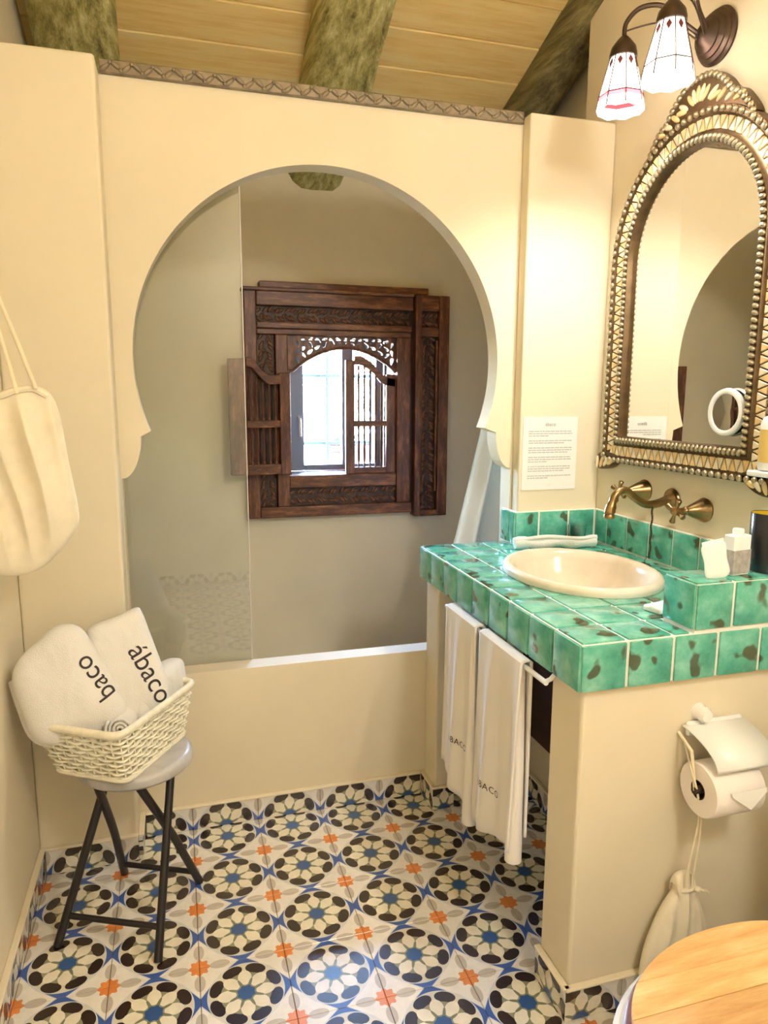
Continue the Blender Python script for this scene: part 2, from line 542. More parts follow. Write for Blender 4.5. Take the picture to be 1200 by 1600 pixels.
def puffy(outline, thick, T, n=72, rings=12, p=2.4, back=0.6, wob=None, curved=True):
    """a cushion-like closed body over a star-shaped outline (u, v); wob(u, v) adds folds to the front"""
    P = [Vector((a, b_)) for a, b_ in outline]
    P = spline([(q.x, q.y, 0) for q in P], n) if curved else [Vector((q.x, q.y, 0)) for q in P]
    n = len(P)
    c = sum(P, Vector((0, 0, 0))) / n
    mb = MB(); vs, fs = [], []
    def ring(s, side):
        h = thick * max(0.0, 1 - s ** p) ** (1 / p) * (1.0 if side > 0 else -back)
        out = []
        for q in P:
            w = c + (q - c) * s
            hh = h
            if side > 0 and wob: hh += wob(w.x, w.y) * (1 - s ** 3)
            out.append(T @ Vector((w.x, w.y, hh)))
        return out
    ss = [math.sin(PI / 2 * k / rings) for k in range(1, rings + 1)]
    order = [(s_, -1) for s_ in ss] + [(s_, 1) for s_ in ss[-2::-1]]
    vs.append(T @ Vector((c.x, c.y, -back * thick)))
    for s_, d in order: vs += ring(s_, d)
    last = len(vs)
    vs.append(T @ Vector((c.x, c.y, thick + (wob(c.x, c.y) if wob else 0))))
    for k in range(n): fs.append((0, 1 + (k + 1) % n, 1 + k))
    m = len(order)
    for j in range(m - 1):
        for k in range(n):
            l = (k + 1) % n
            fs.append((1 + j * n + k, 1 + j * n + l, 1 + (j + 1) * n + l, 1 + (j + 1) * n + k))
    o = 1 + (m - 1) * n
    for k in range(n): fs.append((o + k, o + (k + 1) % n, last))
    return mb.add(vs, fs)

def text_mesh(txt, size, T, onto=None, lift=0.0015, thick=0.0006, spacing=1.0):
    """lettering as geometry in the (u, v) plane of T, draped on a mesh body when one is given"""
    cu = bpy.data.curves.new('lettering', 'FONT')
    cu.body = txt; cu.size = size; cu.align_x = 'CENTER'; cu.align_y = 'CENTER'; cu.space_character = spacing
    cu.resolution_u = 6
    o = bpy.data.objects.new('lettering_tmp', cu); col.objects.link(o)
    dg = bpy.context.evaluated_depsgraph_get()
    me = bpy.data.meshes.new_from_object(o.evaluated_get(dg))
    bpy.data.objects.remove(o); bpy.data.curves.remove(cu)
    bm = bmesh.new(); bm.from_mesh(me); bpy.data.meshes.remove(me)
    bmesh.ops.triangulate(bm, faces=bm.faces)
    for _ in range(4):
        es = [e for e in bm.edges if e.calc_length() > size * 0.12]
        if es: bmesh.ops.subdivide_edges(bm, edges=es, cuts=1)
        bmesh.ops.triangulate(bm, faces=bm.faces)
    bvh = BVHTree.FromPolygons([Vector(p) for p in onto.v], onto.f) if onto else None
    nz = (T.to_3x3() @ Vector((0, 0, 1))).normalized()
    mb = MB(); vs = []
    for v in bm.verts:
        w = T @ Vector((v.co.x, v.co.y, 0))
        if bvh:
            hit = bvh.ray_cast(w + nz * 0.5, -nz)
            if hit[0] is not None: w = hit[0] + nz * lift
        vs.append(w)
    for v in bm.verts: v.index
    bm.verts.index_update()
    mb.add(vs, [tuple(v.index for v in f.verts) for f in bm.faces])
    bm.free()
    return mb

def curve_fill(outer, holes, depth):
    """flat plate with holes in the local xy plane, thickness depth centred on z=0; returns an MB"""
    cu = bpy.data.curves.new('plate', 'CURVE'); cu.dimensions = '2D'; cu.fill_mode = 'BOTH'; cu.extrude = depth / 2
    for loop in [outer] + holes:
        sp = cu.splines.new('POLY'); sp.points.add(len(loop) - 1)
        for q, p in zip(sp.points, loop): q.co = (p[0], p[1], 0, 1)
        sp.use_cyclic_u = True
    o = bpy.data.objects.new('plate_tmp', cu); col.objects.link(o)
    dg = bpy.context.evaluated_depsgraph_get()
    me = bpy.data.meshes.new_from_object(o.evaluated_get(dg))
    mb = MB(); mb.add([v.co.copy() for v in me.vertices], [tuple(p.vertices) for p in me.polygons])
    bpy.data.objects.remove(o); bpy.data.curves.remove(cu); bpy.data.meshes.remove(me)
    return mb

def place(mb, T):
    q = MB(); q.v = [tuple(T @ Vector(p)) for p in mb.v]; q.f = mb.f
    return q
# ================================================================== SETTING
XL, XR = -0.115, 1.645          # left and right wall
YA, TA = 0.07, 0.07             # front of the arch wall and its thickness
YB = 1.105                      # shower back wall
XS = 1.785                      # far side of the shower, wider than the room
YR = -2.75                      # wall behind the camera
SL = 0.380                      # ceiling slope
ceil_z = lambda y: 2.318 + SL * (YB - y)
T_wall = 0.12

# floor: bed plus one object per tile
fl = struct('floor', MB().box(XL - .1, XR + .1, YR - .1, YA + .02, -0.06, -0.0035), M['floor_grout'],
            'floor of patterned cement tiles with dark rosettes and orange stars', 'floor')
GAP = 0.0014
def tile_box(x0, x1, y0, y1, t, bev=0.0008):
    return MB().box(x0, x1, y0, y1, -t, 0).mesh('tile', M['floor_tile'], bevel=bev)
tile_cache = {}
for j in range(0, 14):
    for i in range(-1, 9):
        cx, cy = 0.2 * i, -0.2 * j
        x0 = max(-0.1 + GAP / 2, XL - cx); x1 = min(0.1 - GAP / 2, XR - cx)
        y0 = max(-0.1 + GAP / 2, YR - cy); y1 = min(0.1 - GAP / 2, YA - cy)
        if cx > 1.3 and cy < -.9 and cx > 1.5: pass
        if x1 - x0 < 0.004 or y1 - y0 < 0.004: continue
        key = (round(x0, 4), round(x1, 4), round(y0, 4), round(y1, 4))
        if key not in tile_cache: tile_cache[key] = tile_box(x0, x1, y0, y1, 0.009)
        inst('tile', tile_cache[key], fl, (cx, cy, 0))

# walls
def side_wall(name, x0, x1, ya, yb, label):
    poly = [(ya, -0.06), (yb, -0.06), (yb, ceil_z(yb) + .1), (ya, ceil_z(ya) + .1)]
    T = Matrix(((0, 0, 1, 0), (1, 0, 0, 0), (0, 1, 0, 0), (0, 0, 0, 1)))
    return struct(name, MB().prism(poly, x0, x1, T), M['plaster'], label)
side_wall('wall_left', XL - T_wall, XL, YR - T_wall, YB + .25, 'cream plaster side wall beside the stool')
side_wall('wall_right', XR, XR + T_wall, YR - T_wall, 0.20, 'cream plaster side wall carrying the mirror and tap')
side_wall('wall_shower_corner', XR + T_wall, XS + T_wall, 0.08, 0.20, 'short cream return wall hidden behind the mirror wall')
side_wall('wall_shower', XS, XS + T_wall, 0.20, YB + .25, 'cream side wall of the shower behind the pier')
struct('wall_rear', MB().box(XL, XR, YR - T_wall, YR, -.06, ceil_z(YR) + .1), M['plaster'], 'cream plaster wall behind the viewer')

# arch wall with horseshoe opening
CX, CZ, RA = 0.742, 1.430, 0.548
hole = [(0.149, 0.505), (1.347, 0.505), (1.347, 1.10)]
hole += [(1.347 - 0.055 * math.sin(a), 1.10 + 0.118 * (1 - math.cos(a))) for a in [PI / 2 * k / 10 for k in range(1, 11)]]
a0 = math.asin((1.232 - CZ) / RA)
hole += [(CX + RA * math.cos(a), CZ + RA * math.sin(a)) for a in [a0 + (PI - 2 * a0) * k / 96 for k in range(97)]]
hole += [(0.149 + 0.055 * math.sin(a), 1.10 + 0.118 * (1 - math.cos(a))) for a in [PI / 2 * k / 10 for k in range(10, 0, -1)]]
hole += [(0.149, 1.10)]
rect = [(XL, 0.0), (XR, 0.0), (XR, 2.148), (XL, 2.148)]
plate = curve_fill(rect, [hole], TA)
T = Matrix(((1, 0, 0, 0), (0, 0, -1, YA + TA / 2), (0, 1, 0, 0), (0, 0, 0, 1)))
wa = struct('wall_arch', place(plate, T), M['plaster'], 'cream partition wall pierced by a large horseshoe arch')
struct('wall_pier', MB().box(XL, 0.147, -0.035, YA - .001, 0, 2.152), M['plaster'], 'plain cream pier behind the stool and the hanging tote bag', bevel=0.008, seg=3)
struct('wall_pier_right', MB().box(1.352, XR, 0.02, YA - .001, 0, 2.166), M['plaster'], 'narrow cream pier with the printed notice between arch and mirror', bevel=0.006, seg=3)

# back wall of the shower with the window opening
WX0, WX1, WZ0, WZ1 = 0.777, 1.328, 0.960, 1.607
bw = curve_fill([(XL, -0.06), (XS, -0.06), (XS, ceil_z(YB) + .15), (XL, ceil_z(YB) + .15)],
                [[(WX0, WZ0), (WX1, WZ0), (WX1, WZ1), (WX0, WZ1)]], 0.25)
T = Matrix(((1, 0, 0, 0), (0, 0, -1, YB + 0.125), (0, 1, 0, 0), (0, 0, 0, 1)))
struct('wall_back', place(bw, T), M['plaster'], 'cream shower wall behind the arch holding the carved window')
struct('floor_shower', MB().box(XL, XS, YA + TA, YB, -0.06, 0.10), M['plaster_white'], 'pale raised shower floor behind the arch wall', 'floor')

# ceiling: board core plus planks
cl = sroot('ceiling', 'sloping ceiling of yellow pine planks', 'ceiling', (XL, YB, 2.318))
core = MB()
def slab(y0, y1, x0, x1, off0, off1):
    vs = []
    for off in (off0, off1):
        for y in (y0, y1):
            for x in (x0, x1): vs.append((x, y, ceil_z(y) + off))
    return vs, [(0, 2, 3, 1), (4, 5, 7, 6), (0, 1, 5, 4), (2, 6, 7, 3), (0, 4, 6, 2), (1, 3, 7, 5)]
core.add(*slab(YR - .1, YB + .25, XL - .1, XS + .1, 0.02, 0.09))
ob('roof_board', core, M['teak_dark'], cl)
y = YB + 0.10 + 0.018
k = 0
while y > YR:
    w = 0.15
    ob('plank', MB().add(*slab(y - w + 0.004, y, XL, XS, 0.0 + 0.002 * (k % 3), 0.02)), M['pine'], cl, bevel=0.002)
    y -= w; k += 1

def beam(xc, half, sag, label, seed, y_end=YB, mat='log'):
    rnd = random.Random(seed)
    n, m = 18, 46
    def fn(u, v):
        y = y_end + (YR - y_end) * v
        a = 2 * PI * u
        jit = mnoise.noise(Vector((math.cos(a) * 1.6 + seed, math.sin(a) * 1.6, y * 1.4))) * 0.16
        jit += mnoise.noise(Vector((math.cos(a) * 5 + seed, math.sin(a) * 5, y * 5))) * 0.05
        ca, sa = math.cos(a), math.sin(a)
        q = (abs(ca) ** 3.2 + abs(sa) ** 3.2) ** (-1 / 3.2)
        x = xc + half * ca * q * (1 + jit) + 0.012 * math.sin(y * 2.3 + seed)
        z = ceil_z(y) - 0.03 + sag * sa * q * (1 + jit * 0.7)
        return (x, y, z)
    mb = MB().grid(fn, n, m, closeu=True)
    mb.f.append(tuple(range(n))); mb.f.append(tuple(m * n + i for i in range(n)))
    return tag(ob('ceiling_beam', mb, M[mat], smooth=True), label, 'beam', 'log beams under the ceiling')
beam(0.040, 0.128, 0.098, 'broad weathered log beam above the pier with the tote bag', 1)
beam(0.905, 0.122, 0.098, 'broad weathered log beam above the crown of the arch', 5)
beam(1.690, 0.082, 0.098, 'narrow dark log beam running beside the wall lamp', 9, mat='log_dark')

# moulding along the top of the arch wall
mo = sroot('trim_moulding', 'carved pewter-coloured moulding along the top of the arch wall', 'moulding', (0.75, YA, 2.148))
ob('backing', MB().box(0.150, 1.350, YA - 0.012, YA + 0.02, 2.146, 2.180), M['pewter'], mo, bevel=0.003)
lf = MB()
lf.ball((0, 0, 0), 1, 8, 6, (0.0165, 0.007, 0.0062))
leafm = lf.mesh('carved_leaf', M['pewter'], smooth=True)
nlf = 46
for k in range(nlf):
    x = 0.150 + (k + 0.5) * 1.2 / nlf
    inst('carved_leaf', leafm, mo, (x, YA - 0.0125, 2.163 + (0.004 if k % 2 else -0.004)), Matrix.Rotation(math.radians(38 if k % 2 else -38), 3, 'Y'))
for k in range(nlf):
    x = 0.150 + k * 1.2 / nlf + 0.001
    if k: inst('carved_bud', bpy.data.meshes.get('carved_bud') or MB().ball((0, 0, 0), 0.0055, 8, 6).mesh('carved_bud', M['pewter'], smooth=True), mo, (x, YA - 0.013, 2.163 + (0.009 if k % 2 else -0.009)))

# baseboards: upright half tiles, one object each
def baseboard(name, p0, p1, out, label, phase=0.0, top=0.074):
    """p0 -> p1 along the wall foot, `out` = unit normal into the room"""
    p0, p1, out = Vector((*p0, 0)), Vector((*p1, 0)), Vector((*out, 0))
    d = (p1 - p0); L = d.length; d.normalize()
    t = 0.012
    root = sroot(name, label, 'baseboard', (p0 + p1) / 2)
    # plaster lip on top
    a, b_ = p0, p1
    lip = MB()
    q = [a, b_, b_ + out * (t + 0.004), a + out * (t + 0.004)]
    lip.add([(p.x, p.y, top) for p in q] + [(p.x, p.y, top + 0.007) for p in q],
            [(0, 3, 2, 1), (4, 5, 6, 7), (0, 1, 5, 4), (1, 2, 6, 5), (2, 3, 7, 6), (3, 0, 4, 7)])
    ob('plaster_lip', lip, M['plaster'], root, bevel=0.002)
    rot = Matrix((d, Vector((0, 0, 1)), d.cross(Vector((0, 0, 1))))).transposed()
    s = -phase
    while s < L - 0.002:
        x0, x1 = max(s, 0) + 0.0007, min(s + 0.2, L) - 0.0007
        if x1 - x0 > 0.003:
            c = s + 0.1
            zc = d.cross(Vector((0, 0, 1)))
            sg = 1 if zc.dot(out) > 0 else -1
            mb = MB().box(x0 - c, x1 - c, 0.001, top, *((0, t) if sg > 0 else (-t, 0)))
            me = mb.mesh('tile', M['floor_tile'], bevel=0.0008)
            o = p0 + d * c
            inst('tile', me, root, o, rot)
        s += 0.2
    return root
baseboard('baseboard_arch', (0.163, YA), (1.044, YA), (0, -1), 'patterned tile skirting along the foot of the arch wall', 0.063)
baseboard('baseboard_pier', (XL + .013, -0.035), (0.147, -0.035), (0, -1), 'patterned tile skirting around the pier behind the stool', -0.002 + 0.0)
baseboard('baseboard_pier_side', (0.147, -0.047), (0.147, YA), (1, 0), 'short return of tile skirting on the side of the pier', 0.05)
baseboard('baseboard_left', (XL, YR), (XL, -0.035), (1, 0), 'patterned tile skirting on the wall beside the stool', 0.15)
baseboard('baseboard_rear', (XL + .013, YR), (XR - .013, YR), (0, 1), 'patterned tile skirting on the wall behind the viewer', 0.0)

# ================================================================== VANITY SUPPORTS
ZT = 0.857                                       # counter top
XC, YN = 1.040, -0.878                           # counter front edge and near end
struct('wall_vanity', MB().box(1.062, XR, -0.858, -0.735, 0, 0.752), M['plaster'], 'cream end wall under the counter carrying the toilet paper', bevel=0.008, seg=3)
struct('wall_vanity_far', MB().box(1.062, 1.125, -0.035, YA - .001, 0, 0.752), M['plaster'], 'narrow cream stub wall under the far end of the counter', bevel=0.006, seg=3)
struct('wall_vanity_inner', MB().box(1.405, 1.44, -0.734, YA - .001, 0, 0.722), M['plaster'], 'cream inner wall in shade beneath the counter')
baseboard('baseboard_vanity_side', (1.062, -0.870), (1.062, -0.735), (-1, 0), 'tile skirting on the end face of the counter wall', 0.03)
baseboard('baseboard_vanity_front', (1.050, -0.858), (XR, -0.858), (0, -1), 'tile skirting below the toilet paper', 0.06)
baseboard('baseboard_stub', (1.062, -0.047), (1.062, YA), (-1, 0), 'tile skirting around the stub wall', 0.02)
baseboard('baseboard_stub_front', (1.050, -0.035), (1.125, -0.035), (0, -1), 'tile skirting on the front of the stub wall', 0.06)
baseboard('baseboard_inner', (1.405, -0.735), (1.405, YA), (-1, 0), 'tile skirting on the shaded wall beneath the counter', 0.03)
baseboard('baseboard_under', (1.125, YA), (1.405, YA), (0, -1), 'tile skirting on the far wall beneath the counter', 0.13)
baseboard('baseboard_right', (XR, YR), (XR, -0.858), (-1, 0), 'tile skirting on the wall behind the toilet', 0.0)

cd = thing('cabinet_door', 'dark walnut cabinet door in the shade beneath the counter', 'door', (1.40, -0.33, 0.22))
ob('panel', MB().box(1.392, 1.405, -0.70, 0.03, 0.215, 0.715), M['dark_door'], cd, bevel=0.003)
for y0, y1 in ((-0.68, -0.36), (-0.31, 0.01)):
    ob('raised_board', MB().box(1.386, 1.392, y0, y1, 0.26, 0.68), M['dark_door'], cd, bevel=0.003)
ob('knob', MB().ball((1.378, -0.39, 0.5), 0.011, 12, 8), M['dark_bronze'], cd, smooth=True)

# ================================================================== COUNTER
SX, SY, SA, SB = 1.338, -0.385, 0.196, 0.245     # basin centre and rim half axes
inside = lambda x, y, k: ((x - SX) / (SA * k)) ** 2 + ((y - SY) / (SB * k)) ** 2 < 1
ct = thing('vanity_counter', 'washbasin counter covered in mottled sea-green glazed tiles with cream grout', 'counter', (1.34, -0.4, 0.755))
YF = 0.082
# grout body, with the basin hole
body = MB()
nx, ny = 60, 96
X0, X1 = XC + 0.004, XR - 0.001
Y0, Y1 = YN + 0.004, YF
def body_fn():
    vs, fs = [], []
    keep = {}
    z0, z1 = 0.757, ZT - 0.004
    for j in range(ny + 1):
        for i in range(nx + 1):
            x = X0 + (X1 - X0) * i / nx; y = Y0 + (Y1 - Y0) * j / ny
            vs.append((x, y, z0)); vs.append((x, y, z1))
    idx = lambda i, j, t: (j * (nx + 1) + i) * 2 + t
    ok = [[not inside(X0 + (X1 - X0) * (i + .5) / nx, Y0 + (Y1 - Y0) * (j + .5) / ny, 0.9) for i in range(nx)] for j in range(ny)]
    for j in range(ny):
        for i in range(nx):
            if not ok[j][i]: continue
            fs.append((idx(i, j, 1), idx(i + 1, j, 1), idx(i + 1, j + 1, 1), idx(i, j + 1, 1)))
            fs.append((idx(i, j, 0), idx(i, j + 1, 0), idx(i + 1, j + 1, 0), idx(i + 1, j, 0)))
            for di, dj, a, b_ in ((-1, 0, (0, 0), (0, 1)), (1, 0, (1, 0), (1, 1)), (0, -1, (0, 0), (1, 0)), (0, 1, (0, 1), (1, 1))):
                ii, jj = i + di, j + dj
                if ii < 0 or jj < 0 or ii >= nx or jj >= ny or not ok[jj][ii]:
                    p, q_ = (i + a[0], j + a[1]), (i + b_[0], j + b_[1])
                    fs.append((idx(*p, 0), idx(*q_, 0), idx(*q_, 1), idx(*p, 1)))
    used = sorted({k for f in fs for k in f}); mp = {k: n for n, k in enumerate(used)}
    return [vs[k] for k in used], [tuple(mp[k] for k in f) for f in fs]
body.add(*body_fn())
ob('grout_bed', body, M['grout'], ct)
G = 0.0082                                        # grout joint
PY = (YF - YN) / 9
PX = 0.108
def flat_tile(x0, x1, y0, y1, z, name='tile'):
    cx, cy = (x0 + x1) / 2, (y0 + y1) / 2
    corners = [inside(x, y, 0.93) for x in (x0, cx, x1) for y in (y0, cy, y1)]
    if all(corners): return
    mb = MB()
    if not any(corners):
        mb.box(x0 - cx, x1 - cx, y0 - cy, y1 - cy, -0.006, 0)
        me = mb.mesh('tile', M['green_tile'], bevel=0.0022, seg=2, smooth=True)
    else:
        n = 16
        vs = [(x0 + (x1 - x0) * i / n - cx, y0 + (y1 - y0) * j / n - cy, z_) for j in range(n + 1) for i in range(n + 1) for z_ in (0, -0.006)]
        ix = lambda i, j, t: (j * (n + 1) + i) * 2 + t
        okk = lambda i, j: 0 <= i < n and 0 <= j < n and not inside(x0 + (x1 - x0) * (i + .5) / n, y0 + (y1 - y0) * (j + .5) / n, 0.93)
        fs = []
        for j in range(n):
            for i in range(n):
                if okk(i, j):
                    fs.append((ix(i, j, 0), ix(i + 1, j, 0), ix(i + 1, j + 1, 0), ix(i, j + 1, 0)))
                    for di, dj, a, b_ in ((-1, 0, (0, 0), (0, 1)), (1, 0, (1, 0), (1, 1)), (0, -1, (0, 0), (1, 0)), (0, 1, (0, 1), (1, 1))):
                        if not okk(i + di, j + dj):
                            p, q_ = (i + a[0], j + a[1]), (i + b_[0], j + b_[1])
                            fs.append((ix(*p, 1), ix(*q_, 1), ix(*q_, 0), ix(*p, 0)))
        used = sorted({k for f in fs for k in f}); mp = {k: q_ for q_, k in enumerate(used)}
        mb.add([vs[k] for k in used], [tuple(mp[k] for k in f) for f in fs])
        me = mb.mesh('tile', M['green_tile'])
    inst(name, me, ct, (cx, cy, z))
LX = 1.300                                        # start of the raised ledge
LY = YN + 0.104
xs = [XC + k * PX for k in range(6)] + [XR - 0.014]
for j in range(9):
    for i in range(6):
        x0, x1 = xs[i], xs[i + 1]
        y0, y1 = YN + j * PY, YN + (j + 1) * PY
        if j == 0 and x0 > LX - 0.012:
            continue
        if j == 0 and x1 > LX: x1 = LX
        y1m = y1 if j < 8 else YF
        flat_tile(x0 + G * (0.9 if i == 0 else .5), x1 - G / 2, y0 + G * (0.9 if j == 0 else .5), y1m - G / 2, ZT)
ft = MB().box(-0.0, 0.006, -(PY - G) / 2, (PY - G) / 2, -0.0475, 0.0475).mesh('edge_tile', M['green_tile'], bevel=0.0022, seg=2, smooth=True)
for j in range(9):
    inst('edge_tile', ft, ct, (XC - 0.001, YN + (j + .5) * PY, ZT - 0.053))
nt_ = MB().box(-(PX - G) / 2, (PX - G) / 2, 0, 0.006, -0.0475, 0.0475).mesh('edge_tile', M['green_tile'], bevel=0.0022, seg=2, smooth=True)
for i in range(6):
    x = XC + (i + .5) * PX
    if x + PX / 2 < XR + .05:
        inst('edge_tile', nt_, ct, (x if i < 5 else XC + 5.28 * PX, YN - 0.001, ZT - 0.053)) if i < 5 else \
            inst('edge_tile', MB().box(-0.03, 0.03, 0, 0.006, -0.0475, 0.0475).mesh('edge_tile', M['green_tile'], bevel=0.0022, seg=2, smooth=True), ct, (XC + 5 * PX + 0.032, YN - 0.001, ZT - 0.053))
ft2 = MB().box(-(PX - G) / 2, (PX - G) / 2, -0.006, 0, -0.0475, 0.0475).mesh('edge_tile', M['green_tile'], bevel=0.0022, seg=2, smooth=True)
for i in range(3): inst('edge_tile', ft2, ct, (XC + (i + .5) * PX, YF + 0.006, ZT - 0.053))

# raised ledge at the near end
ob('ledge_bed', MB().box(LX + 0.004, XR - .001, YN + 0.004, LY - 0.004, ZT - 0.004, 0.957), M['grout'], ct)
lt = MB().box(0, 0.006, -0.047, 0.047, -0.047, 0.047).mesh('ledge_tile', M['green_tile'], bevel=0.0022, seg=2, smooth=True)
inst('ledge_tile', lt, ct, (LX - 0.001, (YN + LY) / 2, ZT + 0.052))
x = LX
k = 0
while x < XR - 0.02:
    w = min(0.095 if k == 0 else PX, XR - x)
    inst('ledge_tile', MB().box(-(w - G) / 2, (w - G) / 2, 0, 0.006, -0.047, 0.047).mesh('ledge_tile', M['green_tile'], bevel=0.0022, seg=2, smooth=True), ct, (x + w / 2, YN - 0.001, ZT + 0.052))
    inst('ledge_tile', MB().box(-(w - G) / 2, (w - G) / 2, -0.047, 0.047, -0.006, 0).mesh('ledge_tile', M['green_tile'], bevel=0.0022, seg=2, smooth=True), ct, (x + w / 2, (YN + LY) / 2, 0.961))
    x += w; k += 1

# splashback along pier and wall
sb = thing('splashback', 'low splashback of sea-green tiles along the pier and wall behind the basin', 'splashback', (1.5, 0.0, ZT))
ZB = 0.966
ob('grout_bed', MB().box(1.340, XR - .001, 0.008, 0.0195, ZT - .003, ZB - 0.002), M['grout'], sb)
ob('grout_bed', MB().box(1.340, 1.3515, 0.0195, YF + .03, ZT - .003, ZB - 0.002), M['grout'], sb)
ob('grout_bed', MB().box(XR - 0.0125, XR - .001, LY, 0.008, ZT - .003, ZB - 0.002), M['grout'], sb)
hz = (ZB - ZT - 0.008) / 2
zc = (ZB + ZT) / 2
x = 1.336
for k, w in enumerate((0.088, 0.108, 0.098)):
    inst('tile', MB().box(-(w - G) / 2, (w - G) / 2, 0, 0.006, -hz, hz).mesh('tile', M['green_tile'], bevel=0.002, seg=2, smooth=True), sb, (x + w / 2, 0.0035, zc))
    x += w
for y0, y1 in ((0.006, 0.045), (0.045, YF + .028)):
    inst('tile', MB().box(0, 0.006, -(y1 - y0 - G) / 2, (y1 - y0 - G) / 2, -hz, hz).mesh('tile', M['green_tile'], bevel=0.002, seg=2, smooth=True), sb, (1.3355, (y0 + y1) / 2, zc))
y = 0.000
k = 0
while y > LY + 0.02:
    w = min(PY * (0.62 if k == 0 else 1), y - LY)
    inst('tile', MB().box(0, 0.006, -(w - G) / 2, (w - G) / 2, -hz, hz).mesh('tile', M['green_tile'], bevel=0.002, seg=2, smooth=True), sb, (XR - 0.0175, y - w / 2, zc))
    y -= w; k += 1
# ================================================================== WINDOW
YW_ = 0.85            # the window is modelled against this plane, then set into the wall at full size
OX0, OX1, OZ0, OZ1 = 0.738, 1.245, 0.99, 1.585
win = sroot('window_1', 'carved dark teak window with fretwork, one shutter folded open', 'window', (0.98, YW_, 0.84))
def board(name, x0, x1, z0, z1, y0, y1, mat, parent, bev=0.004):
    return ob(name, MB().box(x0, x1, y0, y1, z0, z1), mat, parent, bevel=bev, seg=2)
fr = board('outer_stile', 0.567, 0.615, 0.842, 1.730, 0.800, YW_, M['teak'], win)
board('top_rail', 0.615, 1.252, 1.676, 1.730, 0.798, YW_, M['teak_h'], win)
board('top_rail_lip', 0.560, 1.252, 1.728, 1.742, 0.788, YW_, M['teak_h'], win)
board('cap_board', 0.630, 1.322, 1.742, 1.768, 0.812, YW_, M['teak_h'], win)
board('frieze_rail', 0.615, 1.245, 1.590, 1.614, 0.796, YW_, M['teak_h'], win)
board('head_rail', 0.615, 1.245, 1.568, 1.590, 0.806, YW_, M['teak_h'], win)
board('bottom_rail', 0.615, 1.252, 0.842, 0.886, 0.798, YW_, M['teak_h'], win)
board('sill_rail', 0.735, 1.185, 0.960, 1.012, 0.806, YW_, M['teak_h'], win)
board('inner_stile', 0.686, 0.735, 0.886, 1.568, 0.802, YW_, M['teak'], win)
board('inner_stile', 1.186, 1.245, 0.886, 1.568, 0.802, YW_, M['teak'], win)
board('recess_strip', 1.2455, 1.2615, 0.838, 1.728, 0.832, YW_, M['teak_dark'], win, 0.001)
board('side_stile', 1.262, 1.288, 0.824, 1.738, 0.792, YW_, M['teak'], win)
board('side_stile', 1.364, 1.408, 0.824, 1.738, 0.790, YW_, M['teak'], win)
board('side_rail', 1.288, 1.364, 1.676, 1.738, 0.793, YW_, M['teak_h'], win)
board('side_rail', 1.288, 1.364, 1.575, 1.610, 0.795, YW_, M['teak_h'], win)
board('side_rail', 1.288, 1.364, 0.824, 0.850, 0.793, YW_, M['teak_h'], win)
# deep wooden lining of the opening
for nm, a in (('lining_board', (OX0, OX0 + .012, .852, 1.0, OZ0, OZ1)), ('lining_board', (OX1 - .06, OX1, .852, 1.0, OZ0, OZ1)),
              ('lining_board', (OX0 + .012, OX1 - .06, .852, 1.0, OZ1 - .02, OZ1)), ('lining_board', (OX0 + .012, OX1 - .06, .852, 1.0, OZ0, OZ0 + .02))):
    x0, x1, y0, y1, z0, z1 = a
    ob(nm, MB().box(x0, x1, y0, y1, z0, z1), M['teak_dark'], win, bevel=0.002)

lfm = MB().ball((0, 0, 0), 1, 8, 6, (0.016, 0.006, 0.0065)).mesh('carved_leaf', M['teak_carve'], smooth=True)
def scroll_mesh(r):
    pts = []
    for k in range(26):
        t = k / 25; a = t * 2.2 * 2 * PI / 1.6; rr = r * (1 - 0.82 * t)
        pts.append((rr * math.cos(a), 0, rr * math.sin(a)))
    return MB().tube(pts, [r * 0.26 * (1 - 0.4 * k / 25) for k in range(26)], 6).mesh('carved_scroll', M['teak_carve'], smooth=True)
scr = scroll_mesh(0.0125)
rr_ = random.Random(3)
def carving(name, x0, x1, z0, z1, yb, horizontal=True):
    p = board(name, x0, x1, z0, z1, yb, YW_, M['teak_dark'], win, 0.001)
    L = (x1 - x0) if horizontal else (z1 - z0)
    W = (z1 - z0) if horizontal else (x1 - x0)
    n = max(1, round(L / 0.046)); st = L / n
    s = min(1.0, W / 0.062)
    for k in range(n):
        c = (k + .5) * st
        q = W / 2
        at = (lambda a, b_: (x0 + a, yb - 0.001, z0 + b_)) if horizontal else (lambda a, b_: (x0 + b_, yb - 0.001, z0 + a))
        sg = 1 if k % 2 else -1
        o = inst('carved_scroll', scr, p, at(c, q + sg * W * 0.12), Matrix.Rotation(rr_.uniform(0, 6.28), 3, 'Y'))
        for d_, (da, db) in enumerate(((-0.3, 0.28), (0.32, -0.28), (0.36, 0.24), (-0.36, -0.22))):
            inst('carved_leaf', lfm, p, at(c + da * st, q + sg * db * W), Matrix.Rotation((0.7 if d_ % 2 else -0.7) * sg + rr_.uniform(-.3, .3) + (0 if horizontal else 1.57), 3, 'Y'))
    return p
carving('frieze_panel', 0.616, 1.244, 1.614, 1.676, 0.826)
carving('apron_panel', 0.736, 1.185, 0.886, 0.960, 0.828)
carving('side_panel', 0.616, 0.685, 1.40, 1.567, 0.828, False)
carving('side_panel', 0.616, 0.685, 0.887, 1.02, 0.828, False)
board('plain_panel', 0.616, 0.685, 1.02, 1.40, 0.832, YW_, M['teak_dark'], win, 0.001)
carving('side_panel', 1.289, 1.363, 0.850, 1.574, 0.824, False)
carving('corner_panel', 1.289, 1.363, 1.611, 1.675, 0.818)
for xa in (1.292, 1.360):
    ob('bead_strip', MB().tube([(xa, 0.808, 0.93), (xa, 0.806, 1.25), (xa, 0.808, 1.56)], 0.0065, 8), M['teak'], win, smooth=True)

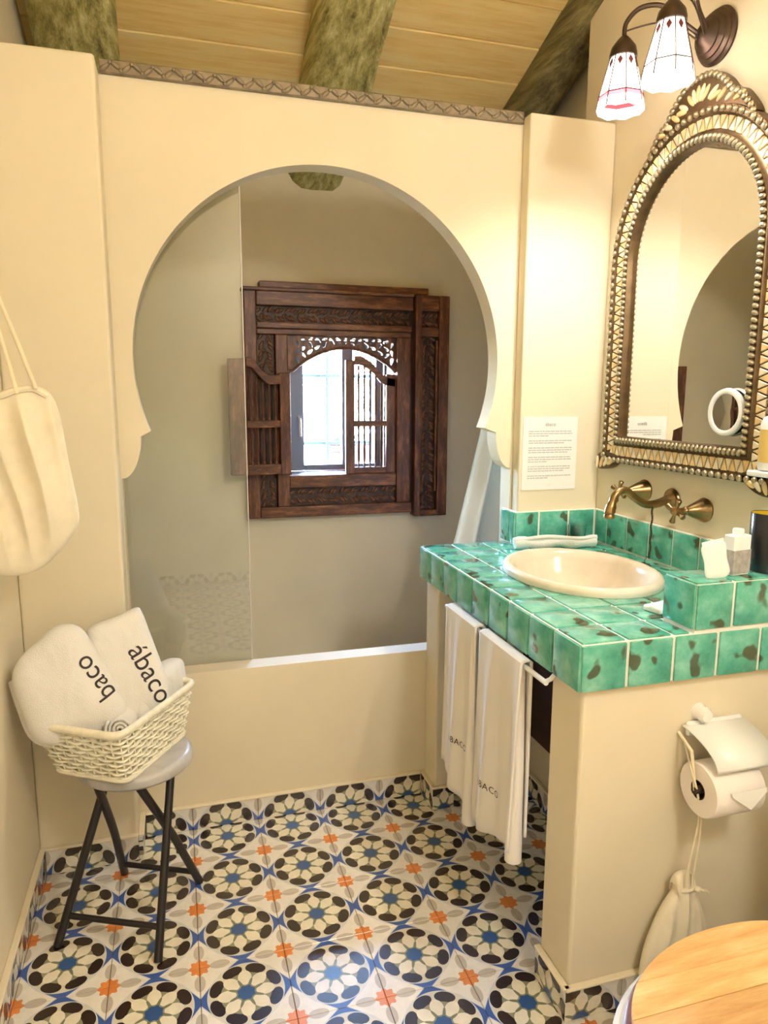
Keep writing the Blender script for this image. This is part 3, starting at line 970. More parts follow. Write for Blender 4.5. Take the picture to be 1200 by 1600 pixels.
# fretwork head
lo = lambda x: 1.425 + 0.093 * math.sin(PI * min(1, max(0, (x - 0.760) / 0.426))) ** 0.8
xsf = [0.737 + 0.449 * k / 44 for k in range(45)]
outer = [(x, lo(x)) for x in xsf] + [(1.186, 1.570), (0.737, 1.570)]
holes = []
def leafhole(cx, cz, a, b_, rot, n=14):
    out = []
    for k in range(n):
        t = 2 * PI * k / n
        u, w = a * math.cos(t), b_ * math.sin(t) * (0.65 + 0.35 * math.cos(t))
        out.append((cx + u * math.cos(rot) - w * math.sin(rot), cz + u * math.sin(rot) + w * math.cos(rot)))
    return out
spec = [(0.0, 1.550, .013, .008, 1.57), (.028, 1.556, .012, .008, .3), (.026, 1.538, .010, .006, -.5), (.052, 1.547, .016, .009, .8), (.078, 1.556, .012, .007, -.2),
        (.080, 1.535, .014, .009, -.9), (.104, 1.549, .014, .009, .6), (.106, 1.524, .013, .008, -.4), (.130, 1.556, .011, .008, -.6), (.132, 1.532, .014, .009, .9),
        (.134, 1.506, .014, .008, -.7), (.156, 1.549, .013, .009, .3), (.158, 1.522, .014, .009, -.8), (.160, 1.494, .014, .008, .7), (.180, 1.535, .013, .008, 1.3),
        (.180, 1.505, .013, .008, 1.8), (.180, 1.472, .016, .009, 1.4), (.055, 1.5275, .013, .0045, -.25), (.160, 1.472, .012, .006, -.8)]
for dx, cz, a, b_, rt in spec:
    for sg in ((1, -1) if dx > 0 else (1,)):
        x = 0.975 + sg * dx * 1.08
        if cz - max(a, b_) * .9 < lo(x) + 0.006: continue
        holes.append(leafhole(x, cz, a, b_, rt if sg > 0 else PI - rt))
fp = curve_fill(outer, holes, 0.018)
T = Matrix(((1, 0, 0, 0), (0, 0, -1, 0.840), (0, 1, 0, 0), (0, 0, 0, 1)))
fw = ob('fretwork', place(fp, T), M['teak'], win)
ob('arch_bead', MB().tube([(x, 0.829, lo(x) + 0.004) for x in xsf], 0.006, 8), M['teak'], fw, smooth=True)

# closed shutter leaf
def spindle(x, y, z0, z1):
    h = z1 - z0
    prof = [(0.0052, 0), (0.0052, .06), (0.0032, .1), (0.0055, .22), (0.0045, .5), (0.0055, .78), (0.0032, .9), (0.0052, .94), (0.0052, 1)]
    return MB().lathe([(r, z0 + t * h) for r, t in prof], 8, Matrix.Translation((x, y, 0)), cap=True)
def curved_rail(pts, w, y0, y1):
    P = spline([(a, b_, 0) for a, b_ in pts], 20, closed=False)
    poly = [(p.x, p.y) for p in P] + [(p.x, p.y - w) for p in reversed(P)]
    T = Matrix(((1, 0, 0, 0), (0, 0, 1, 0), (0, 1, 0, 0), (0, 0, 0, 1)))
    return MB().prism(poly, y0, y1, T)
sh = board('shutter', 0.972, 1.010, 1.012, 1.475, 0.822, 0.842, M['teak'], win, 0.003)
board('shutter_stile', 1.146, 1.186, 1.012, 1.420, 0.824, 0.842, M['teak'], sh, 0.003)
ob('shutter_head', curved_rail([(1.010, 1.492), (1.045, 1.490), (1.09, 1.460), (1.13, 1.418), (1.186, 1.402)], 0.036, 0.824, 0.842), M['teak_h'], sh, bevel=0.002)
board('shutter_rail', 1.010, 1.146, 1.206, 1.230, 0.824, 0.842, M['teak_h'], sh, 0.003)
board('shutter_rail', 1.010, 1.146, 1.012, 1.038, 0.824, 0.842, M['teak_h'], sh, 0.003)
for k in range(5):
    x = 1.029 + k * 0.0245
    top = 1.455 - 0.06 * max(0, (k - 1) / 3.2)
    ob('spindle', spindle(x, 0.834, 1.038, 1.206), M['teak'], sh, smooth=True)
    ob('spindle', spindle(x, 0.834, 1.230, top), M['teak'], sh, smooth=True)

# open shutter leaf, folded back past the frame
RS = Matrix.Translation((0.735, 0.792, 0)) @ Matrix.Rotation(math.radians(10), 4, 'Z') @ Matrix.Translation((-0.735, -0.792, 0))
def rb(name, x0, x1, z0, z1, y0, y1, mat, parent):
    return ob(name, MB().box(x0, x1, y0, y1, z0, z1, RS), mat, parent, bevel=0.003, seg=2)
so = rb('open_shutter', 0.492, 0.560, 1.026, 1.470, 0.774, 0.796, M['teak'], win)
rb('shutter_stile', 0.692, 0.735, 1.022, 1.420, 0.774, 0.796, M['teak'], so)
ob('shutter_head', place(curved_rail([(0.560, 1.478), (0.585, 1.470), (0.62, 1.432), (0.65, 1.412), (0.694, 1.412)], 0.036, 0.774, 0.796), RS), M['teak_h'], so, bevel=0.002)
rb('shutter_rail', 0.560, 0.692, 1.208, 1.236, 0.774, 0.796, M['teak_h'], so)
rb('shutter_rail', 0.560, 0.692, 1.024, 1.064, 0.774, 0.796, M['teak_h'], so)
for k in range(5):
    x = 0.578 + k * 0.0245
    ob('spindle', place(spindle(x, 0.785, 1.064, 1.208), RS), M['teak'], so, smooth=True)
    ob('spindle', place(spindle(x, 0.785, 1.236, 1.432 - 0.05 * min(1, max(0, k) / 2)), RS), M['teak'], so, smooth=True)

# modern casement behind, panes, handle, iron grille
cs = board('casement_frame', 0.752, 0.829, 1.01, 1.565, 1.00, 1.045, M['pvc'], win, 0.003)
for a in ((1.150, 1.185, 1.01, 1.565), (0.829, 1.150, 1.535, 1.565), (0.829, 1.150, 1.01, 1.035), (0.998, 1.046, 1.035, 1.535)):
    board('casement_bar', *a, 1.00, 1.045, M['pvc'], cs, 0.003)
ob('window_pane', MB().box(0.829, 0.998, 1.020, 1.024, 1.035, 1.535), M['window_pane'], cs)
ob('window_pane', MB().box(1.046, 1.150, 1.020, 1.024, 1.035, 1.535), M['window_pane'], cs)
ob('handle', MB().tube([(0.805, 1.0, 1.24), (0.805, .978, 1.24), (0.806, .968, 1.232), (0.808, .966, 1.16)], 0.006, 8), M['white_plastic'], cs, smooth=True)
gr = ob('grille_bar', MB().tube([(0.956, 1.12, 0.97), (0.956, 1.12, 1.62)], 0.008, 8), M['iron'], win, smooth=True)
ob('grille_bar', MB().tube([(1.16, 1.12, 0.97), (1.16, 1.12, 1.62)], 0.008, 8), M['iron'], win, smooth=True)
for z in (1.419, 1.120): ob('grille_bar', MB().tube([(0.74, 1.126, z), (1.26, 1.126, z)], 0.008, 8), M['iron'], win, smooth=True)

# uniform full size and final place of the whole window
win.scale = (1.0882, 1.0882, 1.0882)
win.location = (1.0400, YB, 0.7964)

# outside
struct('trim_outer_sill', MB().box(0.62, 1.52, YB + .25, 1.82, 0.86, 0.929), M['outside'], 'white ledge outside the window', 'sill', bevel=0.006)
struct('wall_outside', MB().box(-6, 8, 4.4, 4.6, -1.0, 0.9), M['outside'], 'low white garden wall outside the window')
struct('floor_terrace', MB().box(-4, 6, YB + .25, 4.4, -1.1, -1.0), M['terrace'], 'pale terrace outside the window', 'ground')
struct('added_shade_slab', MB().box(-1.5, 3.5, YB + .25, 1.80, 2.06, 2.14), M['terrace'], 'added unseen slab shading the planter outside the window', 'sky blocker')  # added overhang, keeps sky light off the planter and grille
pot = thing('flower_planter', 'terracotta planter with a small green plant outside the window', 'planter', (1.07, 1.28, 0.962))
def taper(x0, x1, y0, y1, z0, z1, g):
    vs = [(x0 + g, y0 + g, z0), (x1 - g, y0 + g, z0), (x1 - g, y1 - g, z0), (x0 + g, y1 - g, z0), (x0, y0, z1), (x1, y0, z1), (x1, y1, z1), (x0, y1, z1)]
    return MB().add(vs, [(3, 2, 1, 0), (4, 5, 6, 7), (0, 1, 5, 4), (1, 2, 6, 5), (2, 3, 7, 6), (3, 0, 4, 7)])
ob('pot', taper(0.945, 1.205, 1.21, 1.36, 0.962, 1.072, 0.025), M['terracotta'], pot, bevel=0.004)
ob('rim', taper(0.933, 1.217, 1.20, 1.37, 1.072, 1.100, -0.002), M['terracotta'], pot, bevel=0.004)
ob('soil', MB().box(0.95, 1.20, 1.215, 1.355, 1.095, 1.106), M['soil'], pot)
pl = random.Random(4)
for k in range(26):
    a, tilt = pl.uniform(0, 6.28), pl.uniform(.2, 1.1)
    bx, by = 1.02 + pl.gauss(0, .05), 1.28 + pl.gauss(0, .02)
    mb = MB()
    L = pl.uniform(.04, .075)
    d = Vector((math.cos(a) * math.sin(tilt), math.sin(a) * math.sin(tilt), math.cos(tilt)))
    s_ = d.cross(Vector((0, 0, 1))).normalized()
    p = Vector((bx, by, 1.104))
    pts = [p, p + d * L * .5 + s_ * .012, p + d * L, p + d * L * .5 - s_ * .012]
    up_ = s_.cross(d) * .002
    mb.add([q + up_ for q in pts] + [q - up_ for q in pts], [(0, 1, 2, 3), (7, 6, 5, 4), (0, 4, 5, 1), (1, 5, 6, 2), (2, 6, 7, 3), (3, 7, 4, 0)])
    ob('leaf', mb, M['leaf'], pot)

pot.scale = (1.0882, 1.0882, 1.0882)
pot.location = (1.138, 1.573, 0.9295)

# ================================================================== SHOWER FITTINGS
gp = thing('glass_screen', 'frameless clear glass shower screen filling one side of the arch', 'shower screen', (0.32, 0.15, 0.10))
ob('pane', MB().box(XL + .002, 0.502, 0.146, 0.154, 0.10, 2.10), M['pane'], gp)
ob('polished_edge', MB().box(0.502, 0.5045, 0.146, 0.154, 0.10, 2.10), M['glass_edge'], gp)
cu = thing('shower_curtain', 'white shower curtain gathered behind the arch next to the pier', 'curtain', (1.4, 0.33, 0.12))
def cfn(u, v):
    z = 2.0 - v * 1.86
    xl = 1.345 + (z - 1.15) * 0.235
    x = xl + (1.72 - xl) * u
    f = math.sin(u * 2 * PI * 5 + 0.6 * math.sin(v * 3)) * (0.018 + 0.02 * v) + 0.012 * mnoise.noise(Vector((u * 6, v * 4, 2)))
    return (x, 0.32 + f, z)
cmb = MB().grid(cfn, 110, 30)
co = ob('cloth', cmb, M['curtain'], cu, smooth=True)
sm = co.modifiers.new('thickness', 'SOLIDIFY'); sm.thickness = 0.002
rod = thing('curtain_rod', 'white curtain rod above the shower curtain behind the arch', 'curtain rod', (1.55, .32, 2.02))
ob('bar', MB().tube([(1.22, .32, 2.02), (XS - .001, .32, 2.02)], 0.009, 10), M['white_plastic'], rod, smooth=True)
ob('flange', MB().lathe([(0.022, 0), (0.022, .012)], 20, Matrix.Translation((XS - .013, .32, 2.02)) @ Matrix.Rotation(PI / 2, 4, 'Y'), cap=True), M['white_plastic'], rod)
for k in range(7):
    ob('ring', MB().tube([(1.545 + k * .008 + 0.0, .32 + .016 * math.cos(a), 2.012 + .016 * math.sin(a)) for a in [2 * PI * t / 12 for t in range(12)]], 0.002, 6, closed=True), M['white_plastic'], rod, smooth=True)

# ================================================================== MIRROR
MY = -0.375
mi = thing('wall_mirror', 'arched Moorish mirror with beaded metal frame above the basin', 'mirror', (1.62, MY, 1.10))
def loop(t, n1=26, n2=64, n3=26):
    a = 0.25 + 0.085 * t; zb = 1.212 - 0.082 * t
    pts = [(MY + a, zb + (1.72 - zb) * k / n1) for k in range(n1)]
    pts += [(MY + a * math.cos(g), 1.72 + a * math.sin(g)) for g in [PI * k / n2 for k in range(n2)]]
    pts += [(MY - a, 1.72 + (zb - 1.72) * k / n1) for k in range(n1)]
    pts += [(MY - a + 2 * a * k / n3, zb) for k in range(n3)]
    return pts
prof = [(0.0, -0.001), (0.0, 0.026), (0.03, 0.031), (0.26, 0.031), (0.30, 0.025), (0.42, 0.021), (0.70, 0.021), (0.78, 0.026), (0.80, 0.029), (1.0, 0.029), (1.02, 0.022), (1.02, -0.001)]
mb = MB(); n = len(loop(0)); vs, fs = [], []
for t, d in prof:
    vs += [(XR - 0.001 - d, y, z) for y, z in loop(t)]
for i in range(len(prof) - 1):
    for k in range(n):
        l = (k + 1) % n
        fs.append((i * n + k, i * n + l, (i + 1) * n + l, (i + 1) * n + k))
mb.add(vs, fs)
mf = ob('frame', mb, M['frame_metal'], mi, smooth=True)
inner = loop(0.03)
c = (MY, 1.6)
pm = MB()
poly = inner
T = Matrix(((0, 0, -1, 0), (1, 0, 0, 0), (0, 1, 0, 0), (0, 0, 0, 1)))
pm.prism([(y, z) for y, z in poly], -(XR - 0.002), -(XR - 0.015), T)
ob('mirror_glass', pm, M['mirror'], mi)
def along(pts, pitch, closed=True):
    P = [Vector((0, y, z)) for y, z in pts]
    if closed: P.append(P[0])
    L = [0]
    for a, b_ in zip(P, P[1:]): L.append(L[-1] + (b_ - a).length)
    n = max(1, int(L[-1] / pitch)); out = []; j = 0
    for k in range(n):
        s = (k + .5) * L[-1] / n
        while L[j + 1] < s: j += 1
        f = (s - L[j]) / (L[j + 1] - L[j])
        d = (P[j + 1] - P[j]).normalized()
        p = P[j].lerp(P[j + 1], f)
        out.append((p.y, p.z, math.atan2(d.z, d.y)))
    return out
beadm = MB().ball((0, 0, 0), 1, 8, 6, (0.0075, 0.0066, 0.0098)).mesh('bead', M['bead'], smooth=True)
for y, z, a in along(loop(0.145), 0.0162):
    inst('bead', beadm, mf, (XR - 0.001 - 0.033, y, z), Matrix.Rotation(a + 0.35, 3, 'X'))
beadm2 = MB().ball((0, 0, 0), 1, 8, 6, (0.0072, 0.0092, 0.0086)).mesh('bead', M['bead'], smooth=True)
for y, z, a in along(loop(0.90), 0.0235):
    inst('bead', beadm2, mf, (XR - 0.001 - 0.030, y, z), Matrix.Rotation(a + 0.4, 3, 'X'))
tri = [(-0.0105, -0.0155), (0.0105, -0.0155), (0.0, 0.0155)]
trims = []
for mt in ('bone', 'bone2'):
    trims.append(MB().prism(tri, 0, 0.006, Matrix(((0, 0, -1, 0), (1, 0, 0, 0), (0, 1, 0, 0), (0, 0, 0, 1)))).mesh('inlay', M[mt], bevel=0.0015))
for k, (y, z, a) in enumerate(along(loop(0.55), 0.0142)):
    o = inst('inlay', trims[0 if (k * 7 % 5) < 2 else 1], mf, (XR - 0.001 - 0.0205, y, z), Matrix.Rotation(a + (PI if k % 2 else 0), 3, 'X'))
# crest
cr = [(0.205, 0.27), (0.19, 0.295), (0.155, 0.335), (0.125, 0.352), (0.095, 0.385), (0.05, 0.415), (0.0, 0.422)]
crest_top = [(MY + a, 1.72 + b_) for a, b_ in cr] + [(MY - a, 1.72 + b_) for a, b_ in reversed(cr[:-1])]
ct2 = [(p.x, p.y) for p in spline([(a, b_, 0) for a, b_ in crest_top], 60, closed=False)]
arcb = [(MY + 0.335 * math.cos(g), 1.72 + 0.335 * math.sin(g)) for g in [math.radians(126 - 72 * k / 40) for k in range(41)]]
cmb = MB().prism(ct2 + arcb, -(XR - 0.001), -(XR - 0.024), Matrix(((0, 0, -1, 0), (1, 0, 0, 0), (0, 1, 0, 0), (0, 0, 0, 1))))
cro = ob('crest', cmb, M['frame_metal'], mi)
for y, z, a in along(ct2, 0.0175, closed=False):
    nx_, nz_ = math.sin(a), -math.cos(a)
    inst('bead', beadm2, cro, (XR - 0.025, y + (MY - y) * 0.035, z - 0.006), Matrix.Rotation(a + 0.4, 3, 'X'))
lfb = [MB().ball((0, 0, 0), 1, 8, 6, (0.0045, 0.0075, 0.021)).mesh('inlay_leaf', M[k_], smooth=True) for k_ in ('bone', 'bone2')]
for k in range(9):
    g = math.radians(-80 + 20 * k)
    r_ = 0.034 if abs(k - 4) < 3 else 0.05
    inst('inlay_leaf', lfb[k % 2], cro, (XR - 0.0245, MY + math.sin(g) * r_ * 1.25, 2.069 + math.cos(g) * 0.030), Matrix.Rotation(-g, 3, 'X'))
for sg in (1, -1):
    for k in range(3):
        inst('inlay_leaf', lfb[k % 2], cro, (XR - 0.0245, MY + sg * (0.085 + 0.03 * k), 2.068 - 0.012 * k), Matrix.Rotation(-sg * (1.0 + .2 * k), 3, 'X'))
# feet
for sg in (1, -1):
    yc = MY + sg * 0.335
    poly = spline([(yc - sg * .085, 1.148, 0), (yc - sg * .02, 1.160, 0), (yc + sg * .022, 1.15, 0), (yc + sg * .038, 1.118, 0), (yc + sg * .01, 1.103, 0), (yc - sg * .04, 1.112, 0)], 30)
    ft_ = ob('foot', MB().prism([(p.x, p.y) for p in poly], -(XR - 0.001), -(XR - 0.030), Matrix(((0, 0, -1, 0), (1, 0, 0, 0), (0, 1, 0, 0), (0, 0, 0, 1)))), M['frame_metal'], mi, bevel=0.002)
    for k in range(4):
        inst('inlay_leaf', lfb[k % 2], ft_, (XR - 0.031, yc + sg * (-.05 + .024 * k), 1.130 - 0.002 * k), Matrix.Rotation(sg * (1.1 - .35 * k), 3, 'X'))

# round magnifying mirror held on the glass by suction
mm = thing('magnifying_mirror', 'small round magnifying mirror with white rim stuck on the arched mirror', 'mirror', (1.62, -0.575, 1.235))
T = Matrix.Translation((XR - 0.0155, -0.566, 1.296)) @ Matrix.Rotation(-PI / 2, 4, 'Y')
ob('rim', MB().lathe([(0.030, 0.0), (0.056, 0.004), (0.060, 0.012), (0.058, 0.019), (0.053, 0.021), (0.046, 0.019), (0.045, 0.016)], 40, T), M['white_plastic'], mm, smooth=True)
ob('lens', MB().lathe([(0.0001, 0.0125), (0.02, 0.013), (0.0455, 0.0165)], 40, T), M['mirror'], mm, smooth=True)
ob('suction_cup', MB().lathe([(0.0001, 0.0), (0.03, 0.0), (0.03, 0.004), (0.0001, 0.006)], 24, T), M['white_plastic'], mm, smooth=True)
# ================================================================== WALL LAMP
la = thing('wall_lamp', 'two-armed dark bronze wall lamp with stained glass shades above the mirror', 'lamp', (1.60, -0.41, 2.16))
CY, CZL = -0.405, 2.222
TC = Matrix.Translation((XR - 0.001, CY, CZL)) @ Matrix.Rotation(-PI / 2, 4, 'Y')
cpl = ob('canopy', MB().lathe([(0.0001, 0), (0.064, 0), (0.066, .006), (0.060, .012), (0.060, .016), (0.052, .022), (0.052, .026), (0.042, .033), (0.042, .037), (0.030, .044), (0.020, .054), (0.0001, .058)], 36, TC), M['dark_bronze'], la, smooth=True)
def shade(cx, cy, ztop, red, arm_side):
    n = 8
    rt, rm, rbm = 0.031, 0.055, 0.061
    zt, zm, zb_ = ztop, ztop - 0.092, ztop - 0.124
    ring = lambda r, z, k: Vector((cx + r * math.cos(2 * PI * (k + .5) / n), cy + r * math.sin(2 * PI * (k + .5) / n), z))
    cm_ = MB()
    for k in range(n):
        cm_.tube([ring(rt, zt, k), ring(rm, zm, k), ring(rbm, zb_, k)], 0.0016, 6)
    for r, z in ((rt, zt), (rm, zm)):
        cm_.tube([ring(r, z, k) for k in range(n)], 0.0016, 6, closed=True)
    sh_ = ob('shade', cm_, M['dark_bronze'], la, smooth=True)
    def pane(name, q, mat):
        c = Vector((cx, cy, sum(p.z for p in q) / len(q)))
        out_ = (sum(q, Vector((0, 0, 0))) / len(q) - c); out_.z = 0; out_.normalize()
        m_ = len(q)
        mb = MB().add([p for p in q] + [p - out_ * 0.002 for p in q],
                      [tuple(range(m_)), tuple(range(2 * m_ - 1, m_ - 1, -1))] + [(i, (i + 1) % m_, m_ + (i + 1) % m_, m_ + i) for i in range(m_)])
        return ob(name, mb, mat, sh_)
    for k in range(n):
        a, b_ = ring(rt, zt, k), ring(rt, zt, k + 1)
        c_, d = ring(rm, zm, k + 1), ring(rm, zm, k)
        pane('glass_panel', [a, b_, c_, d], M['shade_white'])
        # dark diamond near the top of each panel
        e = [a.lerp(b_, .5).lerp(d.lerp(c_, .5), t) for t in (0.06, 0.32)]
        f1, f2 = a.lerp(d, .18).lerp(b_.lerp(c_, .18), .26), a.lerp(d, .18).lerp(b_.lerp(c_, .18), .74)
        o = Vector((math.cos(2 * PI * (k + 1) / n), math.sin(2 * PI * (k + 1) / n), 0)) * 0.0022
        pane('diamond', [e[0] + o, f2 + o, e[1] + o, f1 + o], M['shade_amber'])
        g, h = ring(rbm, zb_, k + 1), ring(rbm, zb_, k)
        mid = g.lerp(h, .5) + Vector((0, 0, -0.006))
        if red:
            c2, d2 = c_.lerp(g, .32), d.lerp(h, .32)
            pane('rose_band', [d, c_, c2, d2], M['shade_red'])
            pane('rim_panel', [d2, c2, g, mid, h], M['shade_white'])
        else:
            pane('rim_panel', [d, c_, g, mid, h], M['shade_white'])
    ob('cap', MB().lathe([(0.0001, zt + .050), (0.008, zt + .048), (0.016, zt + .040), (0.030, zt + .022), (0.034, zt + .006), (0.034, zt - .002), (0.030, zt - .003)], 24, Matrix.Translation((cx, cy, 0))), M['dark_bronze'], la, smooth=True)
    # arm
    P0 = Vector((XR - 0.05, CY + (cy - CY) * 0.15, CZL + 0.004))
    P5 = Vector((cx, cy, zt + 0.046))
    pts = [P0, P0.lerp(P5, .2) + Vector((-.008, 0, 0.030)), P0.lerp(P5, .5) + Vector((0, 0, 0.068)), P0.lerp(P5, .8) + Vector((0, 0, 0.066)), P5 + Vector((0.004, 0, 0.034)), P5]
    ob('arm', MB().tube(spline(pts, 28, closed=False), 0.0058, 10), M['dark_bronze'], la, smooth=True)
    pts = [P0 + Vector((-.006, 0, -.012)), P0.lerp(P5, .45) + Vector((0, 0, 0.030)), P5 + Vector((0.012, 0, 0.018)), P5 + Vector((0.004, 0, 0.004))]
    ob('scroll_wire', MB().tube(spline(pts, 20, closed=False), 0.0022, 8), M['dark_bronze'], la, smooth=True)
    ob('bulb', MB().ball((cx, cy, zt - 0.05), 0.018, 12, 9), M['globe'], la, smooth=True)
    ld = bpy.data.lights.new('bulb_light', 'POINT'); ld.energy = SCONCE_W; ld.shadow_soft_size = 0.022; ld.color = (1.0, 0.955, 0.87)
    lo_ = bpy.data.objects.new('bulb_light', ld); link(lo_, la, (cx, cy, zt - 0.085))
shade(1.425, -0.328, 2.180, True, 1)
shade(1.425, -0.512, 2.178, False, -1)

# added fill globe behind the viewer, an assumed source to brighten the room
gl = thing('fill_globe', 'added unseen fill globe behind the viewer', 'lamp', (1.15, -2.30, 2.08))
ob('globe', MB().ball((1.15, -2.30, 2.20), 0.12, 24, 16), M['fill_globe_glow'], gl, smooth=True)
ob('rod', MB().tube([(1.15, -2.30, 2.32), (1.15, -2.30, ceil_z(-2.30))], 0.008, 8), M['dark_bronze'], gl)

# ================================================================== BASIN AND TAP
ba = thing('wash_basin', 'oval cream drop-in washbasin in the tiled counter', 'basin', (SX, SY, 0.74))
bp_ = [(1.0, 0.0005), (1.005, 0.010), (0.985, 0.019), (0.95, 0.0225), (0.905, 0.021), (0.865, 0.014), (0.83, -0.002), (0.79, -0.03), (0.70, -0.075), (0.52, -0.105), (0.28, -0.117), (0.06, -0.120)]
T = Matrix.Translation((SX, SY, ZT)) @ Matrix.Diagonal((SA, SB, 1, 1))
mb = MB().lathe(bp_ + [(0.06, -0.128), (0.3, -0.126), (0.55, -0.115), (0.74, -0.085), (0.84, -0.03), (0.88, -0.001)], 72, T)
ob('bowl', mb, M['basin'], ba, smooth=True)
ob('drain', MB().lathe([(0.0001, 0.004), (0.014, 0.004), (0.019, 0.002), (0.020, 0.0)], 24, Matrix.Translation((SX, SY, ZT - 0.1205))), M['bronze'], ba, smooth=True)

ta = thing('wall_tap', 'antique brass three-piece wall tap with cross handles over the basin', 'tap', (1.6, -0.355, 1.0))
AX = lambda y, z, x=XR - 0.001: Matrix.Translation((x, y, z)) @ Matrix.Rotation(-PI / 2, 4, 'Y')
def handle(y, z):
    hb = ob('handle', MB().lathe([(0.0001, 0), (0.032, 0), (0.033, .004), (0.030, .010), (0.024, .026), (0.016, .046), (0.011, .056), (0.010, .060), (0.012, .064), (0.009, .07), (0.009, .082), (0.0115, .088), (0.0115, .098), (0.006, .104), (0.0001, .105)], 28, AX(y, z)), M['bronze'], ta, smooth=True)
    for k in range(4):
        a = k * PI / 2 + 0.35
        p = Vector((XR - 0.001 - 0.092, y, z)); d = Vector((0, math.cos(a), math.sin(a)))
        ob('cross_arm', MB().tube([p + d * .006, p + d * .014, p + d * .024, p + d * .031, p + d * .034], [.0055, .0045, .0065, .008, .006], 10), M['bronze'], hb, smooth=True)
handle(-0.232, 1.056)
handle(-0.486, 1.036)
sp_ = ob('spout_flange', MB().lathe([(0.0001, 0), (0.031, 0), (0.033, .003), (0.031, .007), (0.024, .009), (0.022, .012), (0.015, .016), (0.013, .022)], 28, AX(-0.356, 1.046)), M['bronze'], ta, smooth=True)
pts = spline([(XR - .02, -.356, 1.046), (1.59, -.356, 1.036), (1.555, -.356, 1.036), (1.52, -.356, 1.055), (1.485, -.356, 1.078), (1.458, -.356, 1.068), (1.445, -.356, 1.035), (1.441, -.356, 1.018)], 40, closed=False)
ob('spout', MB().tube(pts, [0.0125 - 0.002 * math.sin(PI * k / 40) + (0.003 if k > 33 else 0) for k in range(41)], 14), M['bronze'], ta, smooth=True)
ob('spout_mouth', MB().lathe([(0.0115, .0), (0.0155, .003), (0.0155, .011), (0.013, .014), (0.0155, .018), (0.0135, .022)], 20, Matrix.Translation((1.4405, -.356, 1.000)), cap=True), M['bronze'], ta, smooth=True)
ch = thing('plug_chain', 'thin chain with basin plug hanging from the brass tap', 'chain', (1.566, -.365, 0.87))
lk = MB().tube([(0, .0022 * math.cos(a), .0045 * math.sin(a)) for a in [2 * PI * k / 10 for k in range(10)]], 0.0013, 5, closed=True).mesh('link', M['dark_bronze'], smooth=True)
for k in range(22):
    inst('link', lk, ch, (1.572, -0.366 + 0.002 * math.sin(k), 1.026 - 0.0066 * k), Matrix.Rotation(PI / 2 * (k % 2), 3, 'Z'))
ob('plug', MB().lathe([(0.0001, .012), (0.006, .011), (0.007, .006), (0.020, .005), (0.022, .0), (0.0001, 0)], 20, Matrix.Translation((1.553, -.366, ZT + .0035))), M['dark_bronze'], ch, smooth=True)
inst('link', MB().tube([(1.572 - 1.572, 0, 0), (-0.008, 0, 0.007), (-0.019, 0, -0.012)], 0.0012, 6).mesh('link', M['dark_bronze'], smooth=True), ch, (1.572, -.366, 0.880))

# ================================================================== SMALL THINGS ON THE COUNTER
rt_ = thing('face_cloth', 'rolled white face cloth lying between basin and splashback', 'towel', (1.44, -0.075, ZT))
pa, pb = Vector((1.305, -0.058, ZT + .0205)), Vector((1.568, -0.098, ZT + .0205))
axis = (pb - pa)
def roll_path(a0=0, turns=3.2, r0=.003, r1=.0195):
    return [(r0 + (r1 - r0) * t, a0 + turns * 2 * PI * t) for t in [k / 60 for k in range(61)]]
mb = MB()
pth = [pa.lerp(pb, k / 16) + Vector((0, 0, .003 * math.sin(k * .9))) for k in range(17)]
mb.tube(pth, [.0175 + .0018 * math.sin(k * 1.3) for k in range(17)], 18)
rr0 = ob('roll', mb, M['towel'], rt_, smooth=True)
fl_ = [pa.lerp(pb, k / 16) + Vector((0, -.004, .0215 - .004 * math.cos(k * .5))) for k in range(17)]
ob('loose_edge', MB().tube([p - Vector((0, .006, .005)) for p in fl_], .0065, 10), M['towel'], rt_, smooth=True)

tg = thing('glass_tumbler', 'small clear glass tumbler against the splashback', 'glass', (1.54, -.030, ZT))
ob('body', MB().lathe([(0.0001, 0.0), (0.023, 0.0), (0.030, 0.062), (0.0282, 0.062), (0.0215, 0.006), (0.0001, 0.006)], 32, Matrix.Translation((1.545, -.030, ZT + 0.0005))), M['tumbler'], tg, smooth=True)

so_ = thing('soap_packet', 'small white wrapped soap lying against the tiled ledge', 'soap', (1.30, -.72, ZT))
T = Matrix.Translation((1.338, -.730, ZT + .0005)) @ Matrix.Rotation(.25, 4, 'Z')
ob('wrapper', MB().box(-.038, .038, -.024, .024, 0, .014, T), M['paper'], so_, bevel=0.005, seg=3, smooth=True)
ob('wrapper_seam', MB().box(-.040, .040, -.004, .004, .0135, .0150, T), M['white_plastic'], so_)

ZL = 0.961
sc_ = thing('sachet', 'white paper sachet leaning on the small carton on the ledge', 'sachet', (1.375, -.84, ZL))
T = frame_mat((1.372, -.842, ZL + .036), (.88, 0, .12), (.26, .16, .95))
pk = puffy([(-.026, -.036), (.026, -.036), (.028, 0), (.026, .036), (-.026, .036), (-.028, 0)], .006, T, n=48, rings=6, back=1.0)
ob('packet', pk, M['paper'], sc_, smooth=True)
ob('crimp', MB().box(-.027, .027, .036, .042, -.001, .001, T), M['paper'], sc_)
bx = thing('toiletry_box', 'small white and grey toiletry box with a round cap on the ledge', 'box', (1.43, -.835, ZL))
T = Matrix.Translation((1.432, -.834, ZL)) @ Matrix.Rotation(.15, 4, 'Z')
ob('carton', MB().box(-.025, .025, -.014, .014, .0005, .086, T), M['white_plastic'], bx, bevel=0.002)
ob('printed_band', MB().box(-.0255, .0255, -.0145, .0145, .004, .055, T), M['box_grey'], bx)
ob('cap', MB().lathe([(0.0001, .100), (.010, .099), (.0115, .096), (.0115, .086)], 18, T), M['white_plastic'], bx, smooth=True)
